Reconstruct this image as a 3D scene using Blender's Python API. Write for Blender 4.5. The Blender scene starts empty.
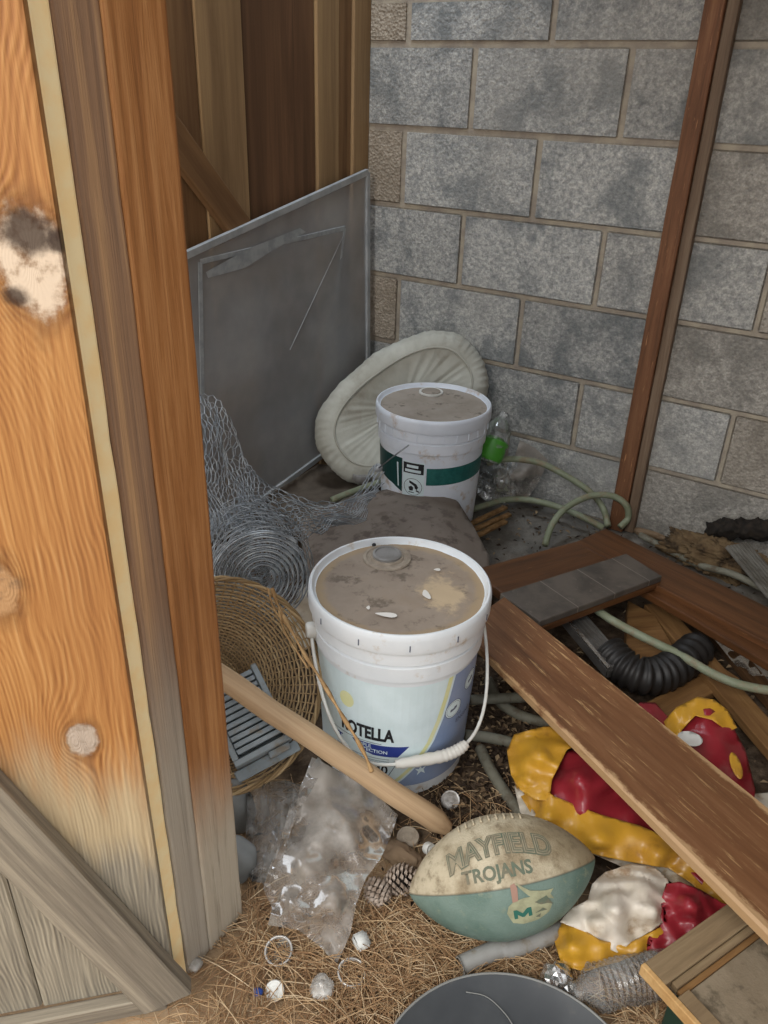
import bpy, bmesh, math, random
from mathutils import Vector, Matrix, noise as mn
random.seed(7)
sc = bpy.context.scene
COL = sc.collection
pi = math.pi
V = Vector

# ------------------------------------------------------------------ camera model
FPX, TH, RO, PHI, HC = 796.35, .4879, .0334, -.553, 1.105
Fv = V((0, math.cos(TH), -math.sin(TH)))
R0 = V((1, 0, 0)); U0 = V((0, math.sin(TH), math.cos(TH)))
Rv = math.cos(RO)*R0 + math.sin(RO)*U0
Uv = -math.sin(RO)*R0 + math.cos(RO)*U0
CAM = V((0, 0, HC))
cd = bpy.data.cameras.new('camera'); cam = bpy.data.objects.new('camera', cd); COL.objects.link(cam)
cam.matrix_world = Matrix.Translation(CAM) @ Matrix((Rv, Uv, -Fv)).transposed().to_4x4()
cd.sensor_fit = 'HORIZONTAL'; cd.sensor_width = 36; cd.lens = FPX*36/768; cd.clip_start = .02
sc.camera = cam

def ray(x, y): return (x-384)/FPX*Rv - (y-512)/FPX*Uv + Fv
def pln(x, y, n, d):
    r = ray(x, y); return CAM + r*((d-CAM.dot(n))/r.dot(n))
def K(x, y, z=0.): return pln(x, y, V((0, 0, 1)), z)          # where a sight line meets height z
def D(x, y, d): return CAM + ray(x, y)*d                       # point at depth d
UW = V((math.cos(PHI), math.sin(PHI), 0))                      # along the block wall
NW = V((math.sin(-PHI), math.cos(PHI), 0))                     # out through the block wall
P0 = V((.0237, 2.4663, 0)); PC = V((-.088, 2.535, 0)); ZA = 1.2135
def W(x, y, off=0.): return pln(x, y, NW, NW.dot(P0)-off)
def L(x, y, off=0.): return pln(x, y, UW, UW.dot(PC)+off)

# ------------------------------------------------------------------ object helpers
def tag(o, label=None, cat=None, group=None, kind=None):
    if label: o['label'] = label
    if cat: o['category'] = cat
    if group: o['group'] = group
    if kind: o['kind'] = kind
    return o
def thing(name, loc, label, cat, group=None):
    o = bpy.data.objects.new(name, None); o.empty_display_size = .05
    o.location = loc; COL.objects.link(o); return tag(o, label, cat, group)
WM = {}
def world_of(o): return WM.get(o.name, Matrix.Translation(o.location))
def link(name, me, m, parent=None, M=None):
    o = bpy.data.objects.new(name, me)
    for mm in (m if isinstance(m, (list, tuple)) else [m]): me.materials.append(mm)
    M = M or Matrix.Identity(4)
    WM[o.name] = M
    COL.objects.link(o)
    if parent:
        o.parent = parent
        o.matrix_local = world_of(parent).inverted() @ M
    else: o.matrix_world = M
    return o
def recenter(me):
    xs = [v.co for v in me.vertices]
    c = V(((min(p.x for p in xs)+max(p.x for p in xs))/2, (min(p.y for p in xs)+max(p.y for p in xs))/2, min(p.z for p in xs)))
    me.transform(Matrix.Translation(-c)); return Matrix.Translation(c)
def mesh(name, vs, fs, m, parent=None, smooth=False, origin=None, attr=None, attrname='tone'):
    me = bpy.data.meshes.new(name); me.from_pydata([tuple(v) for v in vs], [], fs); me.validate()
    if smooth: me.polygons.foreach_set('use_smooth', [True]*len(me.polygons))
    if attr:
        a = me.attributes.new(attrname, 'FLOAT', 'POINT'); a.data.foreach_set('value', attr)
    if origin is None: M = recenter(me)
    else:
        me.transform(Matrix.Translation(-V(origin))); M = Matrix.Translation(V(origin))
    return link(name, me, m, parent, M)
def from_bm(name, bm, m, parent=None, smooth=False, M=None, norm=True):
    if norm: bmesh.ops.recalc_face_normals(bm, faces=bm.faces)
    me = bpy.data.meshes.new(name); bm.to_mesh(me); bm.free()
    if smooth: me.polygons.foreach_set('use_smooth', [True]*len(me.polygons))
    if M is None: M = recenter(me)
    return link(name, me, m, parent, M)
def frame(O, X, Y):
    X = V(X).normalized(); Y = V(Y); Y = (Y - X*X.dot(Y)).normalized(); Z = X.cross(Y)
    return Matrix.Translation(O) @ Matrix((X, Y, Z)).transposed().to_4x4()
def addbox(bm, x0, x1, y0, y1, z0, z1):
    vs = [bm.verts.new((x, y, z)) for x in (x0, x1) for y in (y0, y1) for z in (z0, z1)]
    for f in ((0,1,3,2),(4,6,7,5),(0,4,5,1),(2,3,7,6),(0,2,6,4),(1,5,7,3)): bm.faces.new([vs[i] for i in f])
    return vs
def plank(name, M, ext, m, parent=None, bev=.002, seg=1, jitter=0.):
    bm = bmesh.new(); addbox(bm, *ext)
    if bev: bmesh.ops.bevel(bm, geom=list(bm.edges)+list(bm.verts), offset=bev, segments=seg, affect='EDGES', profile=.6)
    if jitter:
        n = max(2, int((ext[1]-ext[0])/.03))
        for i in range(1, n):
            x = ext[0]+(ext[1]-ext[0])*i/n
            bmesh.ops.bisect_plane(bm, geom=list(bm.verts)+list(bm.edges)+list(bm.faces), plane_co=(x,0,0), plane_no=(1,0,0))
        for v in bm.verts:
            k = v.co*18+V((len(name)*3.1, 0, 0)); v.co.y += jitter*mn.noise(k); v.co.z += jitter*.6*mn.noise(k+V((9,9,9)))
    return from_bm(name, bm, m, parent, M=M)
def polyplank(name, M, pts, z0, z1, m, parent=None, bev=.0015):
    bm = bmesh.new()
    a = [bm.verts.new((x, y, z0)) for x, y in pts]; b = [bm.verts.new((x, y, z1)) for x, y in pts]
    bm.faces.new(a[::-1]); bm.faces.new(b); n = len(pts)
    for i in range(n): bm.faces.new((a[i], a[(i+1) % n], b[(i+1) % n], b[i]))
    if bev: bmesh.ops.bevel(bm, geom=list(bm.edges), offset=bev, segments=1, affect='EDGES')
    return from_bm(name, bm, m, parent, M=M)
def lathe_data(prof, segs=64, base=0):
    vs, fs = [], []
    for r, z in prof:
        for k in range(segs):
            a = 2*pi*k/segs; vs.append(V((r*math.cos(a), r*math.sin(a), z)))
    for i in range(len(prof)-1):
        for k in range(segs):
            fs.append((base+i*segs+k, base+i*segs+(k+1) % segs, base+(i+1)*segs+(k+1) % segs, base+(i+1)*segs+k))
    return vs, fs
def lathe(name, prof, M, m, parent=None, segs=64, smooth=True, caps=(False, False), attr=None, deform=None):
    vs, fs = lathe_data(prof, segs)
    if caps[0]: fs.append(tuple(range(segs-1, -1, -1)))
    if caps[1]: fs.append(tuple(range((len(prof)-1)*segs, len(prof)*segs)))
    if deform: vs = [deform(v) for v in vs]
    me = bpy.data.meshes.new(name); me.from_pydata([tuple(v) for v in vs], [], fs)
    bm = bmesh.new(); bm.from_mesh(me); bmesh.ops.recalc_face_normals(bm, faces=bm.faces); bm.to_mesh(me); bm.free()
    if smooth:
        me.polygons.foreach_set('use_smooth', [True]*len(me.polygons)); me.set_sharp_from_angle(angle=math.radians(38))
    return link(name, me, m, parent, M)
def spline(pts, n=8, closed=False):
    P = [V(p) for p in pts]; out = []
    N = len(P)
    rng = range(N) if closed else range(N-1)
    for i in rng:
        if closed: a, b, c, d = P[(i-1) % N], P[i], P[(i+1) % N], P[(i+2) % N]
        else: a, b, c, d = P[max(i-1, 0)], P[i], P[i+1], P[min(i+2, N-1)]
        for k in range(n):
            t = k/n
            out.append(.5*((2*b)+(c-a)*t+(2*a-5*b+4*c-d)*t*t+(3*b-a-3*c+d)*t**3))
    if not closed: out.append(P[-1].copy())
    return out
def tube_data(path, r, segs=8, base=0, closed=False, cap=True):
    vs, fs = [], []; n = len(path)
    up = None
    for i, p in enumerate(path):
        if closed: t = path[(i+1) % n]-path[(i-1) % n]
        else: t = path[min(i+1, n-1)]-path[max(i-1, 0)]
        t = t.normalized() if t.length > 1e-9 else V((0,0,1))
        if up is None:
            up = V((0, 0, 1)) if abs(t.z) < .9 else V((1, 0, 0))
        up = (up-t*t.dot(up))
        up = up.normalized() if up.length > 1e-6 else t.orthogonal().normalized()
        s = t.cross(up); rr = r(i/(n-1)) if callable(r) else r
        for k in range(segs):
            a = 2*pi*k/segs; vs.append(p+(up*math.cos(a)+s*math.sin(a))*rr)
    m = n if closed else n-1
    for i in range(m):
        for k in range(segs):
            j = (i+1) % n
            fs.append((base+i*segs+k, base+i*segs+(k+1) % segs, base+j*segs+(k+1) % segs, base+j*segs+k))
    if cap and not closed:
        fs.append(tuple(base+k for k in range(segs-1, -1, -1))); fs.append(tuple(base+(n-1)*segs+k for k in range(segs)))
    return vs, fs
def tube(name, path, r, m, parent=None, segs=8, closed=False, smooth=True):
    vs, fs = tube_data(path, r, segs, closed=closed); return mesh(name, vs, fs, m, parent, smooth)
def tubes(name, paths, m, parent=None, segs=5, smooth=True, attr=False):
    vs, fs, at = [], [], []
    for path, r in paths:
        a, b = tube_data(path, r, segs, len(vs)); vs += a; fs += b
        if attr: at += [random.random()]*len(a)
    return mesh(name, vs, fs, m, parent, smooth, attr=at if attr else None)
def wires(name, segsl, r, m, parent=None, segs=4):
    vs, fs = [], []
    for a, b in segsl:
        t = (b-a)
        if t.length < 1e-6: continue
        t.normalize(); u_ = t.orthogonal().normalized(); s = t.cross(u_); o = len(vs)
        for p in (a, b):
            for k in range(segs):
                an = 2*pi*k/segs; vs.append(p+(u_*math.cos(an)+s*math.sin(an))*r)
        for k in range(segs): fs.append((o+k, o+(k+1) % segs, o+segs+(k+1) % segs, o+segs+k))
    return mesh(name, vs, fs, m, parent, True)
def slice2d(bm, step):
    xs = [v.co.x for v in bm.verts]; ys = [v.co.y for v in bm.verts]
    for ax, lo, hi in ((0, min(xs), max(xs)), (1, min(ys), max(ys))):
        k = math.floor(lo/step)+1
        while k*step < hi:
            co = [0, 0, 0]; co[ax] = k*step; no = [0, 0, 0]; no[ax] = 1
            bmesh.ops.bisect_plane(bm, geom=list(bm.verts)+list(bm.edges)+list(bm.faces), plane_co=co, plane_no=no)
            k += 1
def poly2(pts):
    bm = bmesh.new(); bm.faces.new([bm.verts.new((x, y, 0)) for x, y in pts])
    bmesh.ops.triangulate(bm, faces=bm.faces); return bm
def ell(cx, cy, rx, ry=None, n=28, a0=0):
    ry = ry or rx; return [(cx+rx*math.cos(2*pi*k/n), cy+ry*math.sin(2*pi*k/n)) for k in range(n)]
def decal(name, polys, fn, m, parent, step=.006):
    bm = bmesh.new()
    for p in polys:
        fs = bm.faces.new([bm.verts.new((x, y, 0)) for x, y in p])
    bmesh.ops.triangulate(bm, faces=bm.faces); slice2d(bm, step)
    for v in bm.verts: v.co = fn(v.co.x, v.co.y)
    return from_bm(name, bm, m, parent, norm=False)
def ringpoly(cx, cy, r, w, n=28):
    o = []
    for k in range(n):
        a, b = 2*pi*k/n, 2*pi*(k+1)/n
        o.append([(cx+r*math.cos(a), cy+r*math.sin(a)), (cx+(r+w)*math.cos(a), cy+(r+w)*math.sin(a)),
                  (cx+(r+w)*math.cos(b), cy+(r+w)*math.sin(b)), (cx+r*math.cos(b), cy+r*math.sin(b))])
    return o
def text(name, s, size, fn, m, parent, bold=0., step=.006, warp=None, width=None):
    cu = bpy.data.curves.new('t', 'FONT'); cu.body = s; cu.size = size; cu.align_x = 'CENTER'; cu.align_y = 'CENTER'
    cu.offset = bold; cu.resolution_u = 3
    ob = bpy.data.objects.new('t', cu); COL.objects.link(ob)
    dg = bpy.context.evaluated_depsgraph_get(); me = bpy.data.meshes.new_from_object(ob.evaluated_get(dg))
    bpy.data.objects.remove(ob); bpy.data.curves.remove(cu)
    bm = bmesh.new(); bm.from_mesh(me); bpy.data.meshes.remove(me)
    if width:
        w = max(v.co.x for v in bm.verts)-min(v.co.x for v in bm.verts)
        for v in bm.verts: v.co.x *= width/w
    if warp:
        for v in bm.verts: v.co.x, v.co.y = warp(v.co.x, v.co.y)
    slice2d(bm, step)
    for v in bm.verts: v.co = fn(v.co.x, v.co.y)
    return from_bm(name, bm, m, parent, norm=False)
def drape(name, bnd, m, parent=None, inner=(), step=5, amp=.006, freq=30, st=(1, 1), seed=0, thick=.0012, fold=.0, ffreq=12, fdir=(1, 0), pow_=3, edge=True, smooth=True):
    """Cloth-like sheet: outline and heights given by sight lines, wrinkled with noise."""
    ctrl = list(bnd)+list(inner)
    bm = poly2([(p[0], p[1]) for p in bnd]); slice2d(bm, step)
    bmesh.ops.remove_doubles(bm, verts=bm.verts, dist=.3)
    sd = V((seed*13.7, seed*5.1, seed*2.3))
    for v in bm.verts:
        x, y = v.co.x, v.co.y; sw = sz = 0
        for p in ctrl:
            d = ((p[0]-x)**2+(p[1]-y)**2)+4; w = d**(-pow_/2); sw += w; sz += w*p[2]
        z = sz/sw; P = K(x, y, z); q = V((P.x*st[0], P.y*st[1], 0))*freq+sd
        h = amp*(1.7*(.28-abs(mn.noise(q)))+.9*(.28-abs(mn.noise(q*2.1+V((7, 3, 0)))))+.3*mn.noise(q*4))
        if fold:
            t = (P.x*fdir[0]+P.y*fdir[1])*ffreq*2*pi+3*mn.noise(V((P.x, P.y, 0))*6+sd)
            h += fold*(1-abs(math.sin(t))*1.4)
        z += h
        P = K(x, y, max(z, .001))
        if NW.dot(P-P0) > -.015: P = W(x, y, .015)
        if P.y > .95 and UW.dot(P-PC) < .06: P = L(x, y, .06)
        v.co = P
    o = from_bm(name, bm, m, parent, smooth)
    if thick:
        md = o.modifiers.new('s', 'SOLIDIFY'); md.thickness = thick; md.offset = -1
    return o

# ------------------------------------------------------------------ materials
def lin(h):
    h = h.lstrip('#'); o = []
    for i in (0, 2, 4):
        c = int(h[i:i+2], 16)/255; o.append(c/12.92 if c <= .04045 else ((c+.055)/1.055)**2.4)
    return (*o, 1)
class N:
    def __init__(s, name):
        s.m = bpy.data.materials.new(name); s.m.use_nodes = True; s.t = s.m.node_tree; s.n = s.t.nodes; s.l = s.t.links
        s.n.clear(); s.out = s.n.new('ShaderNodeOutputMaterial'); s.b = s.n.new('ShaderNodeBsdfPrincipled'); s.l.new(s.b.outputs[0], s.out.inputs[0])
    def set(s, inp, v):
        if hasattr(v, 'is_linked'): s.l.new(v, inp)
        elif isinstance(v, str): inp.default_value = lin(v)
        else: inp.default_value = v
    def co(s, scale=(1, 1, 1), rnd=False):
        c = s.n.new('ShaderNodeTexCoord'); mp = s.n.new('ShaderNodeMapping'); mp.inputs['Scale'].default_value = scale
        s.l.new(c.outputs['Object'], mp.inputs[0])
        if rnd:
            oi = s.n.new('ShaderNodeObjectInfo'); mu = s.n.new('ShaderNodeMath'); mu.operation = 'MULTIPLY'; mu.inputs[1].default_value = 37
            s.l.new(oi.outputs['Random'], mu.inputs[0]); s.l.new(mu.outputs[0], mp.inputs['Location'])
        return mp.outputs[0]
    def noise(s, v, scale=5, det=4, rough=.55, dist=0, col=False):
        t = s.n.new('ShaderNodeTexNoise'); s.l.new(v, t.inputs['Vector']); t.inputs['Scale'].default_value = scale
        t.inputs['Detail'].default_value = det; t.inputs['Roughness'].default_value = rough; t.inputs['Distortion'].default_value = dist
        return t.outputs['Color' if col else 'Fac']
    def vor(s, v, scale=5, out='Distance', feat='F1'):
        t = s.n.new('ShaderNodeTexVoronoi'); t.feature = feat; s.l.new(v, t.inputs['Vector']); t.inputs['Scale'].default_value = scale; return t.outputs[out]
    def ramp(s, f, stops, interp='LINEAR'):
        r = s.n.new('ShaderNodeValToRGB'); r.color_ramp.interpolation = interp; e = r.color_ramp.elements
        while len(e) < len(stops): e.new(.5)
        for el, (p, c) in zip(e, stops):
            el.position = p; el.color = lin(c) if isinstance(c, str) else (c, c, c, 1)
        s.l.new(f, r.inputs[0]); return r.outputs[0]
    def mix(s, f, a, b, mode='MIX'):
        x = s.n.new('ShaderNodeMix'); x.data_type = 'RGBA'; x.blend_type = mode
        s.set(x.inputs[0], f); s.set(x.inputs[6], a); s.set(x.inputs[7], b); return x.outputs[2]
    def ma(s, op, a, b=0., c=0., clamp=False):
        x = s.n.new('ShaderNodeMath'); x.operation = op; x.use_clamp = clamp
        s.set(x.inputs[0], a); s.set(x.inputs[1], b); s.set(x.inputs[2], c); return x.outputs[0]
    def sep(s, v):
        x = s.n.new('ShaderNodeSeparateXYZ'); s.l.new(v, x.inputs[0]); return x.outputs
    def mr(s, v, a, b, c=0., d=1.):
        x = s.n.new('ShaderNodeMapRange'); x.interpolation_type = 'SMOOTHSTEP'
        for i, q in enumerate((v, a, b, c, d)): s.set(x.inputs[i], q)
        return x.outputs[0]
    def attr(s, name):
        x = s.n.new('ShaderNodeAttribute'); x.attribute_name = name; return x.outputs['Fac']
    def bump(s, h, strength=.5, dist=.002):
        x = s.n.new('ShaderNodeBump'); x.inputs['Strength'].default_value = strength; x.inputs['Distance'].default_value = dist
        s.l.new(h, x.inputs['Height']); s.l.new(x.outputs[0], s.b.inputs['Normal'])
    def fin(s, col, rough=.7, metal=0., spec=.5):
        s.set(s.b.inputs['Base Color'], col); s.set(s.b.inputs['Roughness'], rough); s.set(s.b.inputs['Metallic'], metal)
        s.set(s.b.inputs['Specular IOR Level'], spec); return s.m
def plain(name, c, rough=.6, metal=0., c2=None, sc_=20, bump=.0, spec=.4, dirt=None, dsc=9, dth=(.5, .65), bsc=None):
    n = N(name); v = n.co(); col = c
    f = n.noise(v, sc_, 5, .6)
    if c2: col = n.mix(n.mr(f, .35, .65), c, c2)
    if dirt: col = n.mix(n.mr(n.noise(v, dsc, 7, .65), *dth), col, dirt)
    if bump: n.bump(n.noise(v, bsc or sc_*2, 5, .6), bump, .003)
    return n.fin(col, rough, metal, spec)
def wood(name, dark, mid, light, gs=55, long_=2.5, rough=.65, bump=.4, flecks=None, fth=(.6, .68), edge=None, tone=.35, grey=None, spec=.3, sheen=None):
    n = N(name); v = n.co((long_, gs, gs), True); v0 = n.co((1, 1, 1), True)
    g = n.noise(v, 1, 8, .72, .35); big = n.noise(n.co((1.2, 7, 7), True), 1, 3, .5, .4)
    col = n.ramp(g, [(.28, dark), (.5, mid), (.7, light)])
    col = n.mix(n.mr(big, .38, .62, 0, tone), col, dark)
    h = g
    if flecks:
        fl = n.noise(n.co((14, 190, 190), True), 1, 5, .7, .2); mk = n.ma('MULTIPLY', n.mr(fl, *fth), n.mr(n.noise(v0, 7, 4, .6), .38, .6))
        col = n.mix(mk, col, flecks)
    if edge:
        e0, e1, ec = edge; x, y, z = n.sep(n.co())
        e = n.mr(n.ma('ADD', n.ma('ABSOLUTE', y), n.ma('MULTIPLY', n.ma('SUBTRACT', n.noise(n.co((30, 60, 60)), 1, 5, .7), .5), .034)), e0, e1)
        col = n.mix(e, col, ec)
    if grey:
        gc, a, b = grey; x, y, z = n.sep(n.co())
        gg = n.mr(n.ma('ADD', x, n.ma('MULTIPLY', n.noise(n.co((4, 25, 25)), 1, 5, .6), .16)), a, b, 1, 0)
        gw = n.mix(g, gc, '#bdb3a2'); gw = n.mix(n.mr(g, .3, .5, .7, 0), gw, '#6b6358')
        col = n.mix(gg, col, gw)
    n.bump(h, bump, .003)
    return n.fin(col, rough, 0, spec)

def clear_mat(name, tint='#cfd2d0', dust=.25, rough=.12, zd=None):
    n = N(name); tr = n.n.new('ShaderNodeBsdfTransparent'); tr.inputs[0].default_value = (.93, .93, .93, 1)
    gl = n.n.new('ShaderNodeBsdfGlossy'); gl.inputs['Roughness'].default_value = rough
    lw = n.n.new('ShaderNodeLayerWeight'); lw.inputs[0].default_value = .35
    n.fin(tint, .6); v = n.co()
    mx = n.n.new('ShaderNodeMixShader'); n.set(mx.inputs[0], n.ma('MULTIPLY', lw.outputs['Fresnel'], .8, clamp=True)); n.l.new(tr.outputs[0], mx.inputs[1]); n.l.new(gl.outputs[0], mx.inputs[2])
    m2 = n.n.new('ShaderNodeMixShader'); fd = n.mr(n.noise(v, 14, 6, .65), .35, .7, dust*.5, min(1, dust*1.8))
    if zd: fd = n.ma('ADD', fd, n.mr(n.sep(v)[2], zd[0], zd[1], 0, zd[2]), 0, True)
    n.set(m2.inputs[0], fd)
    n.l.new(mx.outputs[0], m2.inputs[1]); n.l.new(n.b.outputs[0], m2.inputs[2]); n.l.new(m2.outputs[0], n.out.inputs[0])
    return n.m

MT = {}
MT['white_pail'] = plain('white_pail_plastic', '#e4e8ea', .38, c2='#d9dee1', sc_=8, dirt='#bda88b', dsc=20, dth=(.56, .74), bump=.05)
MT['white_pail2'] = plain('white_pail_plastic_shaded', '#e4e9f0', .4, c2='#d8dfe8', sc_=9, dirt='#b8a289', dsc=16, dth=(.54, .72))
MT['white'] = plain('off_white_plastic', '#dcdcd6', .45, c2='#c9c7bf', sc_=14)
MT['grip'] = plain('grip_plastic', '#d8d4cb', .5)
MT['label_white'] = plain('label_white', '#dcebee', .35, c2='#d2e2e4', sc_=15)
MT['label_blue'] = plain('label_blue', '#2b3c86', .4)
MT['label_slate'] = plain('label_slate_blue', '#8093b4', .4, c2='#8f9db9', sc_=12)
MT['label_yellow'] = plain('label_pale_yellow', '#dcdca0', .45, c2='#e3e3b8')
MT['black'] = plain('label_black', '#1f2024', .5)
MT['darkslate'] = plain('label_faded_ink', '#5b6275', .5)
MT['green_band'] = plain('label_green', '#1f5a56', .45, c2='#2c6a64', sc_=60)
MT['deep_green'] = plain('label_deep_green', '#123f3c', .45)
MT['wire'] = plain('galvanised_wire', '#b3b8bb', .45, .5, c2='#7f8589', sc_=30)
MT['steel'] = plain('bail_steel', '#8b8f92', .35, .9)
# lid dust
n = N('dusty_lid'); v = n.co(); a = n.noise(v, 7, 6, .6); b = n.noise(v, 26, 6, .7)
c = n.ramp(a, [(.3, '#86786a'), (.5, '#988a7b'), (.7, '#8e7c68')]); c = n.mix(n.mr(b, .52, .66, 0, .75), c, '#5e5347')
x, y, z = n.sep(v)
d = n.ma('ADD', n.ma('POWER', n.ma('SUBTRACT', x, .07), 2), n.ma('MULTIPLY', n.ma('POWER', n.ma('ADD', y, .015), 2), .5))
pk = n.ma('ADD', n.ma('SQRT', d), n.ma('MULTIPLY', n.ma('SUBTRACT', n.noise(v, 32, 6, .7), .5), .09))
c = n.mix(n.mr(pk, .02, .045, .9, 0), c, '#c2ac8c')
rr = n.ma('SQRT', n.ma('ADD', n.ma('POWER', x, 2), n.ma('POWER', y, 2)))
c = n.mix(n.mr(n.ma('ADD', rr, n.ma('MULTIPLY', n.noise(v, 30, 5, .7), .03)), .138, .152, 0, .7), c, '#a58e6c')
n.bump(b, .35, .002); MT['lid'] = n.fin(c, .85)
MT['lid2'] = plain('dusty_grey_lid', '#8f8578', .9, c2='#a0968a', sc_=9, dirt='#645b50', dsc=30, dth=(.55, .7), bump=.3)
MT['cap_grey'] = plain('grey_spout_plastic', '#8d8b88', .5, c2='#777470', sc_=20)
MT['paint'] = plain('dried_white_drips', '#e2ded6', .6)

# woods
MT['stud'] = wood('red_brown_stud', '#4f3320', '#775036', '#8f6647', 60, 3, flecks='#b08058')
MT['stud_side'] = wood('grey_brown_stud', '#5a4a3b', '#7b6653', '#93806b', 60, 3)
MT['walls'] = [wood('shed_plank_%s' % k, *c, 22, .9, .8, .3, tone=.45) for k, c in (('brown', ('#5a4029', '#80603f', '#96744f')), ('tan', ('#765c3e', '#9a7d59', '#b29367')), ('dark', ('#4b3522', '#6f5037', '#836143')))]
MT['worn'] = wood('worn_varnished_board', '#5b3c26', '#7d5436', '#8f6646', 45, 3, .42, .35, flecks='#c9a473', fth=(.55, .66), edge=(.0725, .0805, '#b39068'), tone=.3, spec=.45)
MT['varn'] = wood('varnished_board', '#3d2614', '#5c3a20', '#70492b', 45, 3, .42, .3, flecks='#a67c4f', fth=(.66, .74), tone=.3, spec=.45)
MT['scrap'] = wood('scrap_pine', '#5c4025', '#846039', '#9c784a', 50, 3, .75)
MT['scrapd'] = wood('scrap_dark', '#3b2817', '#5d4126', '#765735', 50, 3, .8)
MT['panelw'] = wood('unpainted_frame_wood', '#6e5a42', '#8d7759', '#a3906f', 60, 3, .8)
MT['endgrain'] = wood('fresh_edge_wood', '#ad8350', '#c79d66', '#d8b47d', 60, 3, .7)
MT['pboard'] = plain('dusty_board', '#7c6d58', .9, c2='#8d7e68', sc_=14, dirt='#665a48', dsc=40, bump=.4, bsc=160)
MT['dowel'] = wood('round_handle_wood', '#9f8161', '#bc9e7b', '#ccb08c', 50, 2, .6, .15, tone=.25)
MT['cream'] = plain('sunlit_gap_cream', '#ffeab8', .6, c2='#ffe0a4', sc_=30)  # sunlight in the door gap, put into the base colour
MT['jamb'] = wood('weathered_jamb', '#6f5848', '#97775c', '#c49c70', 75, 1.0, .75, .8, grey=('#948a7c', .40, .72), tone=.5)
MT['post'] = wood('orange_stained_post', '#704525', '#a06c3e', '#bf8c5a', 85, 3.2, .6, .5, grey=('#b0a38d', .24, .46), tone=.3)
MT['brace'] = wood('weathered_grey_board', '#5f574d', '#8b8171', '#b3a792', 70, 1.8, .85, .8, tone=.35)
# tile
n = N('slate_look_tile'); v = n.co(); x, y, z = n.sep(v)
c = n.mix(n.mr(n.noise(v, 9, 6, .65), .35, .65), '#46413c', '#625a52'); c = n.mix(n.mr(n.noise(v, 45, 5, .7), .6, .7, 0, .4), c, '#857c70')
ln = n.ma('ABSOLUTE', n.ma('SUBTRACT', n.ma('FRACT', n.ma('ADD', n.ma('DIVIDE', x, .115), .5)), .5)); c = n.mix(n.mr(ln, .006, .014, .7, 0), c, '#8f867a')
MT['tile'] = n.fin(c, .45, 0, .5)

# block wall
n = N('concrete_block'); v = n.co(); t = n.attr('tone'); w = n.attr('warm')
sp = n.noise(v, 95, 4, .75); bl = n.noise(v, 6.5, 5, .62, .3); b2 = n.noise(v, 2.2, 2, .5)
c = n.ramp(sp, [(.28, '#777979'), (.5, '#a3a39f'), (.7, '#cbc9c2')])
c = n.mix(n.mr(bl, .46, .62, 0, .6), c, '#646a6c')
c = n.mix(n.mr(b2, .5, .7, 0, .35), c, '#a5a29a')
c = n.mix(1., c, n.ramp(t, [(0, .74), (1, 1.08)]), 'MULTIPLY')
c = n.mix(n.ma('MULTIPLY', w, .75), c, n.mix(sp, '#756652', '#b5a38a'))
n.bump(n.ma('ADD', sp, n.ma('MULTIPLY', n.vor(v, 130), n.ma('ADD', n.ma('MULTIPLY', w, .8), .4))), .8, .004)
MT['block'] = n.fin(c, .95, 0, .15)
MT['mortar'] = plain('mortar', '#a89e8c', .95, c2='#90867a', sc_=18, bump=.5, bsc=90, spec=.15)

# ground
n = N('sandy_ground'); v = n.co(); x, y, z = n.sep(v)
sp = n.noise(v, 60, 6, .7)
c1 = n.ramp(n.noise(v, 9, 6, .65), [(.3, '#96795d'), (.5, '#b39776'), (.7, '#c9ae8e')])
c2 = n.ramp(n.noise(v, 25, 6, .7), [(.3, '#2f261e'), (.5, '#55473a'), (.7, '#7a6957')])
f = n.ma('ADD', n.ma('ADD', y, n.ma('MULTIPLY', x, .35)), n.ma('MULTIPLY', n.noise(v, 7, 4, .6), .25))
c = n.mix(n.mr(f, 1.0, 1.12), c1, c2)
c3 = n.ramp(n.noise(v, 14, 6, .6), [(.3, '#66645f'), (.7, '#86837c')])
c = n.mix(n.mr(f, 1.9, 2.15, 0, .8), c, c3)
n.bump(sp, .7, .006); MT['ground'] = n.fin(c, .95, 0, .1)
n = N('dry_needles'); c = n.ramp(n.attr('tone'), [(0, '#84654a'), (.35, '#b08c66'), (.7, '#c8a880'), (1, '#dcc5a2')]); MT['needle'] = n.fin(c, .7, 0, .2)
n = N('leaf_litter'); c = n.ramp(n.attr('tone'), [(0, '#2a2019'), (.4, '#4f4032'), (.75, '#77634c'), (1, '#a58f70')]); MT['litter'] = n.fin(c, .85, 0, .2)
n = N('wicker'); c = n.ramp(n.attr('tone'), [(0, '#77603f'), (.5, '#a08661'), (1, '#c4aa80')]); MT['wicker'] = n.fin(c, .65, 0, .3)

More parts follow.
